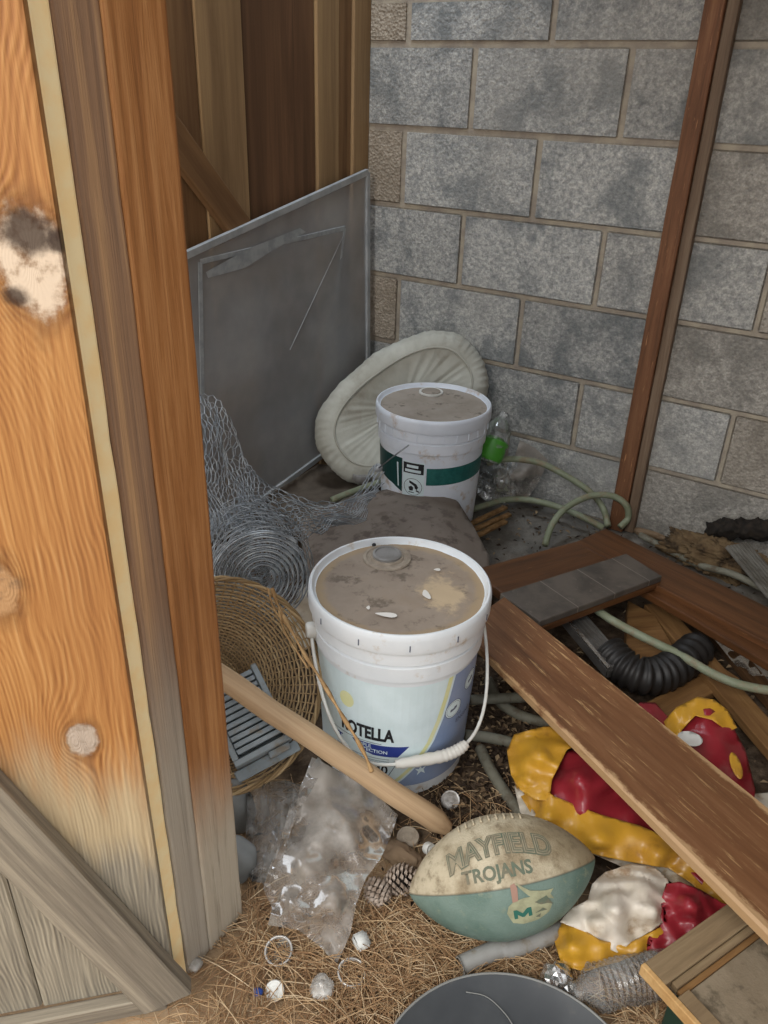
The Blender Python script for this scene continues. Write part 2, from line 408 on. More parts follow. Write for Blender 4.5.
# door planks with knots
DO = V((-.259, .643, .012)); DY = V((-.97, -.235, 0)).normalized(); MD = frame(DO, (0, 0, 1), DY); DN = MD.col[2].to_3d()
def duv(px, py):
    P = pln(px, py, DN, DN.dot(DO)); q = MD.inverted() @ P; return q.x, q.y
n = N('knotty_door_plank'); v = n.co(); x, y, z = n.sep(v)
nz = n.noise(n.co((3, 9, 9)), 1, 3, .5); psi = n.ma('ADD', y, n.ma('MULTIPLY', nz, .05)); masks = []
for px, py, s, cc in ((32, 262, .028, '#dcc7ae'), (82, 741, .016, '#b9a897'), (-6, 590, .022, '#b78d62')):
    kx, ky = duv(px, py); dx = n.ma('SUBTRACT', x, kx); dy = n.ma('SUBTRACT', y, ky)
    wob = n.ma('MULTIPLY', n.ma('SUBTRACT', n.noise(v, 32, 5, .65), .5), s*1.3)
    r2 = n.ma('ADD', n.ma('MULTIPLY', n.ma('POWER', n.ma('ABSOLUTE', dx), 2), .45), n.ma('POWER', n.ma('ABSOLUTE', dy), 2))
    psi = n.ma('SUBTRACT', psi, n.ma('DIVIDE', n.ma('MULTIPLY', dy, s*s*1.3), n.ma('ADD', r2, s*s*.25)))
    psi = n.ma('SUBTRACT', psi, n.ma('MULTIPLY', n.ma('EXPONENT', n.ma('DIVIDE', r2, -s*s*9)), s*1.2))
    masks.append((n.ma('ADD', n.ma('SQRT', r2), wob), s, cc))
wv = n.ma('SINE', n.ma('MULTIPLY', psi, 2*pi/.0045)); fine = n.noise(n.co((4, 150, 150)), 1, 5, .6, .3)
gr = n.ma('ADD', n.ma('MULTIPLY', wv, n.mr(n.noise(v, 12, 4, .6), .35, .7, .04, .16)), n.ma('ADD', n.ma('MULTIPLY', fine, .95), .03))
c = n.ramp(gr, [(.2, '#83532c'), (.42, '#a8723f'), (.6, '#bb864e'), (.82, '#cf9f68')])
c = n.mix(n.mr(n.noise(n.co((2.5, 8, 8)), 1, 3, .5), .4, .65, 0, .45), c, '#a06b3d')
for r, s, cc in masks:
    c = n.mix(n.mr(n.ma('ADD', r, n.ma('MULTIPLY', n.noise(v, 22, 4, .6), s*.9)), s*1.0, s*2.2, .75, 0), c, '#5d3b22')
    c = n.mix(n.mr(r, s*.75, s*1.1, 1, 0), c, n.mix(n.mr(n.noise(v, 45, 5, .6), .48, .68), cc, '#8a6a4c' if s > .02 else '#8a7767'))
for px, py, sx, sy in ((24, 232, .022, .030), (60, 240, .012, .014), (16, 296, .012, .014)):
    kx, ky = duv(px, py); e2 = n.ma('SQRT', n.ma('ADD', n.ma('POWER', n.ma('ABSOLUTE', n.ma('DIVIDE', n.ma('SUBTRACT', x, kx), sx)), 2), n.ma('POWER', n.ma('ABSOLUTE', n.ma('DIVIDE', n.ma('SUBTRACT', y, ky), sy)), 2)))
    e2 = n.ma('ADD', e2, n.ma('MULTIPLY', n.ma('SUBTRACT', n.noise(v, 30, 6, .65), .5), 1.6)); c = n.mix(n.mr(e2, .35, 1.0, .88, 0), c, '#35241a')
edge_ = n.ma('ADD', n.ma('ADD', x, n.ma('MULTIPLY', y, -.35)), n.ma('MULTIPLY', n.noise(n.co((5, 34, 34)), 1, 6, .62), .20))
pale = n.mix(gr, '#8f7a5c', '#d5c19c')
c = n.mix(n.mr(edge_, .43, .56, 1, 0), c, pale)
gy = n.ramp(gr, [(.2, '#5d574f'), (.5, '#8f8777'), (.8, '#b8ad98')])
c = n.mix(n.mr(edge_, .33, .42, 1, 0), c, gy)
n.bump(n.ma('MULTIPLY', gr, n.mr(masks[0][0], masks[0][1]*.8, masks[0][1]*1.3, .15, 1)), .5, .003); MT['doorw'] = n.fin(c, .55, 0, .35)

MT['screen_mesh'] = None
n = N('grey_screen_mesh'); tr = n.n.new('ShaderNodeBsdfTransparent'); mx = n.n.new('ShaderNodeMixShader'); v = n.co()
c = n.mix(n.mr(n.noise(v, 5, 6, .6), .35, .65), '#a3a6a8', '#b4b5b4'); n.fin(c, .7, 0, .3)
n.set(mx.inputs[0], n.mr(n.noise(v, 4, 3, .5), .3, .7, .5, .75)); n.l.new(tr.outputs[0], mx.inputs[1]); n.l.new(n.b.outputs[0], mx.inputs[2]); n.l.new(mx.outputs[0], n.out.inputs[0])
MT['screen_mesh'] = n.m
MT['alu'] = plain('dull_aluminium', '#b3b6b7', .5, .3, c2='#9da1a3', sc_=20)
MT['tape'] = plain('pale_dust_streak', '#a3a7a8', .8, c2='#8e9394', sc_=30)
MT['cushion'] = plain('off_white_cushion_cloth', '#b9b9ae', .9, c2='#a5a397', sc_=7, dirt='#8a8375', dsc=6, dth=(.55, .75), bump=.2, bsc=90)
MT['piping'] = plain('cushion_piping', '#a6a498', .9)
MT['taupe'] = plain('dusty_taupe_vinyl', '#71665c', .8, c2='#7d7268', sc_=7, dirt='#5c5148', dsc=24, bump=.15)
MT['bag_brown'] = plain('dusty_brown_cloth', '#5f554a', .9, c2='#4c4339', sc_=14, bump=.4)
MT['hose'] = plain('faded_green_hose', '#797f66', .55, c2='#878d76', sc_=20, dirt='#857a62', dsc=30)
MT['hose2'] = plain('dusty_grey_green_hose', '#7a786a', .65, c2='#6c695b', sc_=30, dirt='#5f5546', dsc=30)
MT['pipe'] = plain('grey_plastic_pipe', '#a09e99', .45, c2='#8b8882', sc_=18, dirt='#857660', dsc=25)
MT['yellow'] = plain('yellow_vinyl', '#cb982f', .32, c2='#bf8d34', sc_=10, dirt='#97692b', dsc=16, dth=(.55, .75), spec=.5)
MT['red'] = plain('red_vinyl', '#942a33', .3, c2='#86232b', sc_=10, dirt='#8f5552', dsc=13, dth=(.56, .8), spec=.5)
MT['whitev'] = plain('white_vinyl', '#cfc6b6', .4, c2='#beb3a0', sc_=12, dirt='#9a8468', dsc=20)
MT['whitebag'] = plain('dirty_white_plastic', '#d8cdbd', .38, c2='#cabda9', sc_=18, dirt='#96795a', dsc=17, dth=(.55, .72))
MT['sheet'] = clear_mat('dusty_clear_sheet', '#a29a90', .36, .14, (.05, .085, .5))
MT['sheet_dark'] = clear_mat('grey_wrap', '#77746f', .6, .2)
MT['cup'] = clear_mat('dusty_cup_plastic', '#d9d4ca', .55, .1)
MT['clear'] = clear_mat('clear_plastic', '#d9d9d4', .2, .08)
MT['clearg'] = clear_mat('clear_green_plastic', '#86b45a', .5, .1)
MT['greencap'] = plain('bright_green_plastic', '#4f9a35', .4)
MT['wrap'] = clear_mat('crumpled_wrapper', '#e6e2da', .5, .08)
MT['foil'] = plain('crumpled_foil', '#d5d3d0', .25, .9, bump=.5, bsc=90)
MT['glasscap'] = plain('shiny_clear_cap', '#d6d3ce', .2, .35, c2='#a59f97', sc_=60)
MT['dustcap'] = plain('dusty_cap', '#8d8172', .7, c2='#a09484', sc_=60)
MT['grey_tray'] = plain('blue_grey_plastic', '#8e9699', .5, c2='#7c8487', sc_=16, dirt='#7b7264', dsc=20)
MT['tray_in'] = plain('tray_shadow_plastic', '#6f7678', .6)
MT['twine'] = plain('dry_vine', '#a8875c', .8, c2='#8a6a43', sc_=60)
MT['cone'] = plain('weathered_pine_cone', '#7e6c5c', .85, c2='#b3a394', sc_=70)
MT['duct_black'] = plain('black_corrugated_plastic', '#1f1d1c', .5, c2='#2a2725')
MT['duct_metal'] = plain('dusty_sheet_metal', '#7d7a76', .42, .6, c2='#66625e', sc_=14)
MT['burnt'] = plain('charred_wood', '#17130f', .9, c2='#2c241c', sc_=40, bump=1, bsc=60)
MT['rubble'] = plain('crumbled_foam', '#6f5c42', .95, c2='#5d4a33', sc_=30, bump=1, bsc=60, dirt='#362a1c', dsc=18)
MT['galv'] = plain('galvanised_gutter', '#8a8780', .5, .5, c2='#6e6a62')
MT['bowl'] = plain('dark_grey_plastic', '#454748', .5, c2='#3a3c3e', sc_=9, dirt='#6e675d', dsc=13, dth=(.56, .8), bump=.1)
MT['bowl_rim'] = plain('scuffed_grey_rim', '#83827d', .6)
MT['bluestone'] = plain('pale_blue_grey_stone', '#858684', .8, c2='#6f706d', sc_=8, bump=.3)
MT['stone'] = plain('brown_stone', '#85705a', .9, c2='#746049', sc_=14, bump=.5)
MT['bluebit'] = plain('blue_plastic', '#2f4f9c', .4)
MT['greenpl'] = plain('dark_green_plastic', '#22382c', .5)
MT['straw'] = plain('split_bamboo', '#93724a', .75, c2='#6d5130', sc_=40)
# football
n = N('football_leather'); v = n.co(); x, y, z = n.sep(v)
sd = n.ma('ADD', z, n.ma('MULTIPLY', y, -.20))
cr = n.mix(n.mr(n.noise(v, 11, 6, .65), .36, .62), '#c4b79c', '#948468'); cr = n.mix(n.mr(n.noise(v, 45, 6, .75), .5, .68, 0, .7), cr, '#75664f')
gn = n.mix(n.mr(n.noise(v, 11, 6, .6), .35, .65), '#74867b', '#5a7065'); gn = n.mix(n.mr(n.noise(v, 40, 6, .75), .55, .72, 0, .6), gn, '#8d9178')
c = n.mix(n.mr(sd, -.0006, .0006), gn, cr); c = n.mix(n.mr(n.ma('ABSOLUTE', sd), .0006, .002, .5, 0), c, '#4d4537')
n.bump(n.ma('ADD', n.vor(v, 420), n.mr(n.ma('ABSOLUTE', sd), 0, .003, 0, 3)), .35, .0012); MT['ball'] = n.fin(c, .6, 0, .35)
MT['ball_ink'] = plain('faded_green_ink', '#5f6a58', .7, c2='#776f5b', sc_=60)
MT['ball_fill'] = plain('worn_letter_fill', '#a19379', .7, c2='#88806a', sc_=50)
MT['ball_green'] = plain('emblem_green', '#2c6456', .6)
MT['ball_tan'] = plain('emblem_tan', '#a5a483', .7, c2='#8f8e70', sc_=60)
MT['ball_pink'] = plain('emblem_faded_red', '#a07c6b', .7)
MT['lace'] = plain('football_lace', '#bfb094', .8)
MT['roof'] = plain('added_roof_boards', '#5a4734', .9)

# ------------------------------------------------------------------ setting
# block wall as real blocks over a mortar bed
def block_wall():
    M = frame(P0, UW, NW)            # x along the wall, y out, z up
    bm = bmesh.new(); tl = bm.verts.layers.float.new('tone'); wl = bm.verts.layers.float.new('warm'); rnd = random.Random(4)
    g = .005; bw, bh = .4064, .2032
    rows = [(ZA-bh*(k+1), ZA-bh*k, k) for k in range(0, 6)] + [(ZA, ZA+bh/2, -1)] + [(ZA+bh/2+bh*k, ZA+bh/2+bh*(k+1), k) for k in range(4)]
    for z0, z1, k in rows:
        off = .2032 if k % 2 == 0 else 0
        if k == -1: off = 0
        s = off-bw
        while s < 2.6:
            a, b = max(s, -.1275), min(s+bw, 2.6)
            if b-a > .04:
                n0 = len(bm.verts); tmp = bmesh.new(); addbox(tmp, a+g, b-g, -.004, .15, z0+g, z1-g)
                bmesh.ops.bevel(tmp, geom=list(tmp.edges), offset=.004, segments=2, affect='EDGES')
                tone = rnd.uniform(.25, 1); warm = (max(0, min(1, (a-.55)*1.6)))*rnd.uniform(.7, 1)
                if a < -.1 and b-a < .2: warm = .9; tone = .5
                mp = {}
                for v_ in tmp.verts:
                    q = bm.verts.new(v_.co); q[tl] = tone; q[wl] = warm; mp[v_] = q
                for f_ in tmp.faces: bm.faces.new([mp[q] for q in f_.verts])
                tmp.free()
            s += bw
    w = from_bm('wall_back', bm, MT['block'], M=M, norm=False); w['kind'] = 'structure'
    bm = bmesh.new(); addbox(bm, -.131, 2.6, .0, .152, -.05, ZA+.94)
    m = from_bm('mortar', bm, MT['mortar'], w, M=M); return w
block_wall()

def ground():
    vs, fs = [], []; x0, x1, y0, y1, st = -1.4, 2.2, -.6, 2.9, .02
    nx, ny = int((x1-x0)/st), int((y1-y0)/st)
    for j in range(ny+1):
        for i in range(nx+1):
            x, y = x0+i*st, y0+j*st; z = -.006+.008*mn.noise(V((x*7, y*7, 0)))+.004*mn.noise(V((x*26, y*26, 3)))
            d = math.hypot((x-1.02)/.35, (y-1.72)/.16)
            vs.append(V((x, y, min(z, 0) )))
    for j in range(ny):
        for i in range(nx):
            a = j*(nx+1)+i; fs.append((a, a+1, a+nx+2, a+nx+1))
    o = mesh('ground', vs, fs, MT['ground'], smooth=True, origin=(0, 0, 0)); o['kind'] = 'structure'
    o2 = mesh('ground_outside', [(-9, -9, -.03), (9, -9, -.03), (9, 3.2, -.03), (-9, 3.2, -.03)], [(0, 1, 2, 3)], MT['ground'], origin=(0, 0, 0)); o2['kind'] = 'structure'
ground()

# shed side wall of boards, seen from inside
def side_wall():
    M = frame(PC, (0, 0, 1), -NW)     # x up, y towards the opening, z = into the shed?
    Z = M.col[2].to_3d(); s = 1 if Z.dot(UW) > 0 else -1
    def bx(name, y0, y1, t0, t1, m, parent=None, z0=0, z1=2.05):
        a, b = sorted((t0*s, t1*s)); return plank(name, M, (z0, z1, y0, y1, a, b), m, parent, bev=.0025)
    w = bx('wall_left', -.002, .02, -.03, -.02, MT['walls'][0]); w['kind'] = 'structure'
    cuts = [(.002, .082, 1, .012), (.084, .142, 0, .004), (.144, .241, 1, .008), (.243, .515, 2, .0), (.517, .665, 1, .004), (.667, .80, 0, 0), (.802, 1.0, 2, .002), (1.002, 1.2, 0, 0), (1.202, 1.42, 2, 0)]
    for a, b, mi, pr in cuts: bx('board', a, b, -.02, pr, MT['walls'][mi], w)
    # diagonal brace
    a, b = L(160, 120, .02), L(246, 238, .02); d = (b-a).normalized(); Mb = frame(a-d*.6, d, UW.cross(d))
    plank('diagonal_brace', Mb, (0, 1.1, -.035, .035, -.012, .012), MT['walls'][0], w)
    r = L(372, 229, 0)
    Mr = frame(PC+V((0, 0, r.z)), UW, (0, 0, 1))
    plank('rail_end', Mr, (-.03, .022, -.018, .018, .0, .035), MT['scrapd'], w)
side_wall()
# right wall and roof, out of view, added to close and shade the shed
WR = P0+UW*1.9
o = plank('wall_right', frame(WR, (0, 0, 1), -NW), (0, 2.05, 0, 1.55, -.03, 0), MT['walls'][2]); o['kind'] = 'structure'  # added unseen wall, shades the shed
o = plank('ceiling', frame(P0+V((0, 0, 2.02)), UW, -NW), (.12, 2.0, -.1, 1.6, 0, .03), MT['roof']); o['kind'] = 'structure'  # added unseen roof, shades the shed

# stud leaning upright on the block wall
a = W(632, 520, .0); x_ = (a-P0).dot(UW)
Ms = frame(P0+UW*(.685)+V((0, 0, 0)), (0, 0, 1), UW)
zs = Ms.col[2].to_3d(); sgn = -1 if zs.dot(NW) > 0 else 1
def stud():
    b = P0+UW*((W(660, 300, .04)-P0).dot(UW))
    M = frame(b, (0, 0, 1), UW)
    s = M.col[2].to_3d().dot(NW)
    z0, z1 = ((-.045, -.006) if s > 0 else (.006, .045))
    t = thing('wall_stud', b, 'upright reddish brown timber stud standing against the grey block wall', 'timber stud')
    plank('stud_board', M, (0, 2.0, -.024, .019, z0, z1), MT['stud'], t, jitter=.0012)
    z0, z1 = ((-.032, -.005) if s > 0 else (.005, .032))
    plank('stud_backing', M, (0, 2.0, .0195, .046, z0, z1), MT['stud_side'], t, jitter=.0012)
stud()

# door standing open at the left, with its post
def door():
    d = plank('door_1', MD, (.03, 1.9, .0, .165, -.022, 0), MT['doorw'], bev=.003, seg=2); d['kind'] = 'structure'
    plank('plank', MD, (.03, 1.9, .1665, .36, -.022, 0), MT['doorw'], d, bev=.003)
    plank('plank', MD, (.03, 1.9, .3615, .56, -.022, 0), MT['doorw'], d, bev=.003)
    ax, ay = duv(160, 985); bx_, by = duv(0, 818)
    a = MD @ V((ax, ay, 0)); b = MD @ V((bx_, by, 0)); dr = (b-a).normalized()
    Mb = frame(a, dr, DN.cross(dr)); plank('diagonal_brace', Mb, (-.012, .62, -.040, .028, .0005, .024), MT['brace'], d, jitter=.001)
    Mr = frame(MD @ V((.028, .012, 0)), DY, (0, 0, 1)); s = Mr.col[2].to_3d().dot(DN)
    plank('bottom_rail', Mr, (0, .5, -.028, .002, *((0.0005, .018) if s > 0 else (-.018, -.0005))), MT['brace'], d)
door()
def post():
    a = V((-.250, .678, 0)); b = V((-.192, .772, 0)); dr = (b-a).normalized(); wdt = (b-a).length
    M = frame(a, (0, 0, 1), dr); Zs = M.col[2].to_3d(); s = 1 if Zs.dot(V((1, -.5, 0))) > 0 else -1
    t = thing('door_post', (a+b)/2, 'orange stained wooden door post, greyed at its foot, beside the open door', 'door post')
    def pk(nm, y0, y1, t0, t1, m, z1=1.95, j=.0008):
        q0, q1 = sorted((t0*s, t1*s)); return plank(nm, M, (0.0, z1, y0, y1, q0, q1), m, t, bev=.003, seg=2, jitter=j)
    pk('jamb_strip', 0, .042, -.03, -.002, MT['jamb'], j=.0016)
    pk('post_board', .0425, wdt, -.04, .0, MT['post'])
    pk('pale_edge', -.022, -.0015, -.030, -.004, MT['cream'], j=.0012)['label'] = 'pale strip standing in for the sunlit gap beside the post'  # added strip, its pale colour stands in for sunlight through the gap
    # dark rough batten line on the jamb
post()

# window screen leaning on the boards
def screen():
    tr, tl = L(367, 172, .035), L(188, 254, .035); d = tl-tr
    tl2 = tr+d*1.35; br = L(362.5, 420, .05); br.z = .13
    bl = L(285, 476, .06); e = (bl-L(332, 440, .06)); bl2 = br+V((d.x, d.y, 0))*1.35; bl2.z = -.0+.02
    br = V((tr.x, tr.y, .13))+UW*.02; bl2 = V((tl2.x, tl2.y, .015))+UW*.02
    t = thing('window_screen', V(((tr.x+tl2.x)/2, (tr.y+tl2.y)/2, .02)), 'large grey framed window screen leaning against the brown wooden boards', 'window screen')
    vs = [tr, tl2, bl2, br]; mesh('screen_mesh', vs, [(0, 1, 2, 3)], MT['screen_mesh'], t)
    def bar(nm, p, q, w, th, m):
        dd = (q-p); Mx = frame(p, dd, UW.cross(dd)); return plank(nm, Mx, (0, dd.length, -w/2, w/2, -th/2, th/2), m, t, bev=.001)
    for p, q in ((tr, tl2), (tl2, bl2), (bl2, br), (br, tr)): bar('frame_bar', p, q, .017, .012, MT['alu'])
    o = -UW*.012
    def Q(x, y): return L(x, y, .03)+o
    for p, q, w in (((345, 228), (322, 395), .011), ((200, 262), (203, 420), .014), ((200, 262), (345, 228), .013), ((345, 232), (290, 350), .003), ((272, 300), (300, 400), .004)):
        bar('inner_bar', L(*p, .038), L(*q, .046), w, .002, MT['tape'])
    drape_pts = [L(206, 272, .046), L(250, 248, .046), L(300, 228, .046), L(306, 232, .046), L(270, 252, .046), L(245, 268, .046), L(208, 278, .046)]
    mesh('dust_streak', drape_pts, [tuple(range(7))], MT['tape'], t)
screen()

# ------------------------------------------------------------------ pails
def pail(loc, kind):
    x, y = loc; t = thing('oil_pail' if kind == 1 else 'plastic_pail', (x, y, 0), *(
        ('white plastic oil pail with slate blue label and dusty lid, nearest the camera', 'bucket') if kind == 1 else
        ('white plastic pail with dark green band by the block wall', 'bucket')))
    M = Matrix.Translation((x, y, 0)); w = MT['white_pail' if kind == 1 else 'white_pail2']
    Rb = lambda z: .131+(.1425-.131)*z/.27
    prof = [(0, .004), (.122, .004), (.126, 0), (.131, .004), (.1325, .03)]+[(Rb(z), z) for z in (.08, .14, .2, .268)]
    prof += [(.1475, .271), (.1480, .298), (.1435, .301), (.1435, .3035), (.1500, .306), (.1505, .329), (.145, .332), (.145, .338)]
    lathe('pail_body', prof, M, w, t, 96)
    lid = lathe('lid', [(.147, .327+.006), (.1545, .331), (.1562, .336), (.1562, .357), (.1552, .3655), (.1525, .3685), (.1495, .3680), (.1470, .361), (.1450, .3575), (.1430, .3570)], M, w, t, 96)
    top = [(.1435, .357)]+[(.1435*k/12, .357) for k in range(11, -1, -1)]
    def df(v_):
        return V((v_.x, v_.y, v_.z+.0012*mn.noise(v_*40)+.0015*mn.noise(V((v_.x*12, v_.y*12, 5)))))
    lathe('lid_top', top, M, MT['lid' if kind == 1 else 'lid2'], t, 96, deform=df)
    if kind == 1:
        for k in range(12):   # lid tabs
            a = 2*pi*k/12+.1; c = V((x+.1566*math.cos(a), y+.1566*math.sin(a), .345))
            plank('lid_slot', frame(c, (0, 0, 1), V((-math.sin(a), math.cos(a), 0))), (-.005, .006, -.0008, .0008, -.0006, .0006), MT['darkslate'], lid, bev=0)
    else:
        for k in range(40):
            a = -pi*k/40+.0; c = V((x+.1512*math.cos(a), y+.1512*math.sin(a), .317))
            if k % 3 == 0: plank('rib', frame(c, (0, 0, 1), V((-math.sin(a), math.cos(a), 0))), (-.010, .010, -.001, .001, -.001, .001), w, t, bev=0)
    # spout
    sp = K(387, 557.5, .359) if kind == 1 else K(431, 392.5, .359)
    Ms = Matrix.Translation(sp)
    if kind == 1:
        lathe('spout_ring', [(.044, -.001), (.043, .002), (.038, .003), (.036, .0012), (.031, .0012), (.029, .005), (.026, .005)], Ms, MT['dustcap'], t, 48)
        lathe('spout_cap', [(.026, -.001), (.026, .009), (.024, .0105), (.0215, .0105), (.021, .008), (0, .0085)], Ms, MT['cap_grey'], t, 48)
        for px, py, rx, ry, an in ((386, 615, .018, .006, -.15), (426, 595, .006, .013, .3), (368, 608, .003, .005, 0), (437, 570, .006, .004, 0)):
            c = K(px, py, .3595); pts = []
            for k in range(20):
                a = 2*pi*k/20; u_, v_ = rx*math.cos(a), ry*math.sin(a)*(1+.5*math.cos(a))
                pts.append((c.x+u_*math.cos(an)-v_*math.sin(an), c.y+u_*math.sin(an)+v_*math.cos(an), .3605))
            mesh('paint_drip', pts, [tuple(range(20))], MT['paint'], t)
        c = K(374, 545, .362); bmx = bmesh.new(); bmesh.ops.create_icosphere(bmx, subdivisions=2, radius=.004, matrix=Matrix.Translation(c)); from_bm('bolt', bmx, MT['black'], t, True)
    else:
        lathe('spout_ring', [(.034, -.001), (.0335, .004), (.028, .004), (.027, .002)], Ms, MT['white'], t, 40)
        lathe('spout_cap', [(.027, .0), (.026, .005), (0, .0055)], Ms, MT['lid2'], t, 40)
    # surface map: arc length and height on the body, x=0 faces the camera
    az = math.atan2(-y, -x)
    def fn_at(off):
        def fn(sx, sz):
            a = az+sx/.137; r = Rb(sz)+off; return V((x+r*math.cos(a), y+r*math.sin(a), sz))
        return fn
    return t, M, fn_at, az
t, M, fn, az = pail((.0315, 1.1396), 1)
R_ = .137
def deg(a): return math.radians(a)*R_
fL = [fn(.0004+.0003*k) for k in range(6)]
decal('label_field', [[(deg(-80), .028), (deg(96), .028), (deg(96), .258), (deg(-80), .258)]], fL[0], MT['label_white'], t, .012)
yc = [(deg(38), .258), (deg(35), .215), (deg(31), .17), (deg(25), .125), (deg(15), .08), (deg(3), .045), (deg(-4), .028)]
decal('slate_field', [[(p[0]+.014, p[1]) for p in yc]+[(deg(96), .028), (deg(96), .258)]], fL[1], MT['label_slate'], t, .01)
decal('yellow_stripe', [[(p[0], p[1]) for p in yc]+[(p[0]+.009, p[1]) for p in yc[::-1]]], fL[1], MT['label_yellow'], t, .01)
decal('yellow_spot', [ell(deg(-35), .205, .0145, .0165)], fL[1], MT['label_yellow'], t)
text('brand_lettering', 'ROTELLA', .038, lambda a, b: fL[2](a+deg(-20), b+.147), MT['black'], t, .0016, width=.098)
decal('underline', [[(deg(-50), .1265), (deg(-8), .1265), (deg(-8), .1275), (deg(-50), .1275)]], fL[1], MT['black'], t)
decal('blue_banner', [[(deg(-31), .124), (deg(12), .124), (deg(4), .099), (deg(-14), .099), (deg(-24), .106)]], fL[1], MT['label_blue'], t)
text('banner_lettering', 'TRIPLE', .0105, lambda a, b: fL[2](a+deg(-22), b+.118), MT['label_white'], t, .0002)
text('banner_lettering', 'PROTECTION', .0105, lambda a, b: fL[2](a+deg(-17), b+.1085), MT['label_white'], t, .0002)
text('label_lettering', 'T', .02, lambda a, b: fL[2](a+deg(-42), b+.112), MT['label_blue'], t, .0006)
for k, zz in enumerate((.092, .0865)):
    decal('fine_line', [[(deg(-46), zz), (deg(-2), zz), (deg(-2), zz+.001), (deg(-46), zz+.001)]], fL[1], MT['darkslate'], t)
text('grade_lettering', '15W-40', .028, lambda a, b: fL[2](a+deg(-20), b+.066), MT['black'], t, .0006, width=.078)
for p in ([(deg(-40), .051), (deg(-3), .051), (deg(-3), .052), (deg(-40), .052)], [(deg(-3), .051), (deg(3), .083), (deg(3.6), .083), (deg(-2.4), .051)], [(deg(-40), .083), (deg(3), .083), (deg(3), .084), (deg(-40), .084)]):
    decal('grade_outline', [p], fL[1], MT['darkslate'], t)
for ca, cz in ((46, .180), (64, .218)):
    e = decal('round_emblem', [ell(deg(ca), cz, .0185)], fL[2], MT['label_white'], t); decal('emblem_ring', ringpoly(deg(ca), cz, .0185, .0012)+ringpoly(deg(ca), cz, .0155, .0006), fL[3], MT['darkslate'], e)
    decal('emblem_vehicle', [[(deg(ca)-.008, cz-.003), (deg(ca)-.006, cz-.005), (deg(ca)+.004, cz-.003), (deg(ca)+.008, cz), (deg(ca)+.008, cz+.005), (deg(ca)+.002, cz+.004), (deg(ca), cz+.001), (deg(ca)-.007, cz+.001)]], fL[3], MT['darkslate'], e)
text('side_lettering', 'ENGINE', .013, lambda a, b: fL[2](a+deg(60), b+.145), MT['darkslate'], t, .0003)
text('side_lettering', 'OIL', .009, lambda a, b: fL[2](a+deg(54), b+.158), MT['darkslate'], t)
text('side_lettering', 'VEHICLES', .016, lambda a, b: fL[2](a+deg(43), b+.078), MT['darkslate'], t, .0003)
decal('white_flourish', [[(deg(22)+a*.011, .062+b*.011) for a, b in ((-1, .6), (-.4, -.2), (-.6, -1), (.1, -.3), (.8, -.9), (.5, .1), (1, .8), (.2, .3), (-.1, 1), (-.3, .3))]], fL[2], MT['label_white'], t)
# bail
def bail(t, x, y, ca, ln, rr, wr, m, az_off=0):
    z = .29; c = V((x, y, z)); ax = V((math.cos(ca), math.sin(ca), 0)); fw = V((ax.y, -ax.x, 0))
    if fw.dot(-V((x, y, 0))) < 0: fw = -fw
    vd = (fw*.150+V((0, 0, -ln)))
    pts = [c+ax*(rr*math.copysign(abs(math.cos(a))**.55, math.cos(a)))+vd*math.sin(a)**.85 for a in [pi*k/40 for k in range(41)]]
    b = tube('bail_handle', pts, wr, m, t, 8)
    for s in (-1, 1):
        e = c+ax*s*.146; lathe('ear', [(0, .016), (.012, .016), (.014, .012), (.014, 0)], frame(e-ax*s*.006, ax.orthogonal(), ax.cross(ax.orthogonal())*s) if False else Matrix.Translation(e) @ V((0, 0, 1)).rotation_difference(ax*s).to_matrix().to_4x4(), MT['white'], t, 24)
    return pts
pts = bail(t, .0315, 1.1396, math.radians(15), .188, .1545, .0031, MT['white'])
gp = pts[15:22]; L_ = [(gp[i]) for i in range(len(gp))]
tube('grip', spline(L_, 5), lambda s: .0105*(1-.35*(2*s-1)**4)+.0009*math.sin(s*2*pi*11), MT['grip'], t, 14)
WM_PAIL = t
# back pail
t2, M, fn, az = pail((.1241, 2.0343), 2)
fL = [fn(.0005+.0005*k) for k in range(5)]
decal('green_band', [[(deg(-95), .250), (deg(-31), .250), (deg(-31), .150), (deg(-45), .165), (deg(-95), .185)]], fL[0], MT['deep_green'], t2, .012)
decal('green_band', [[(deg(-3), .232), (deg(100), .238), (deg(100), .190), (deg(-3), .182)]], fL[0], MT['green_band'], t2, .012)
w = decal('warning_label', [[(deg(-30), .100), (deg(-5), .100), (deg(-5), .246), (deg(-30), .246)]], fL[1], MT['label_white'], t2, .012)
decal('warning_bar', [[(deg(-29), .212), (deg(-6), .212), (deg(-6), .243), (deg(-29), .243)]], fL[2], MT['black'], w, .012)
decal('warning_text_line', [[(deg(-25), .229), (deg(-12), .229), (deg(-12), .237), (deg(-25), .237)], [(deg(-27), .216), (deg(-9), .216), (deg(-9), .224), (deg(-27), .224)]], fL[3], MT['label_white'], w, .012)
cx, cz = deg(-17.5), .173
decal('pictogram_ring', ringpoly(cx, cz, .024, .0012), fL[2], MT['black'], w)
decal('pictogram', [[(cx+a*.02, cz+b*.02) for a, b in p] for p in (((-.5, .9), (-.1, .75), (.5, .45), (.75, .0), (.55, -.35), (.3, -.2), (.2, .15), (-.2, .4), (-.5, .55)), ((-.6, -.1), (-.2, .15), (.1, -.1), (0, -.55), (-.45, -.6)), ((.5, -.35), (.95, -.6), (.85, -.75), (.4, -.55)), ((-.6, -.75), (.2, -.8), (.2, -.9), (-.55, -.88)))], fL[2], MT['black'], w)
decal('label_stroke', [[(deg(-38), .235), (deg(-36), .235), (deg(-35), .165), (deg(-36.5), .165)]], fL[2], MT['label_white'], t2)
a_, b_ = D(408, 446, 1.93), D(376, 469, 1.98)
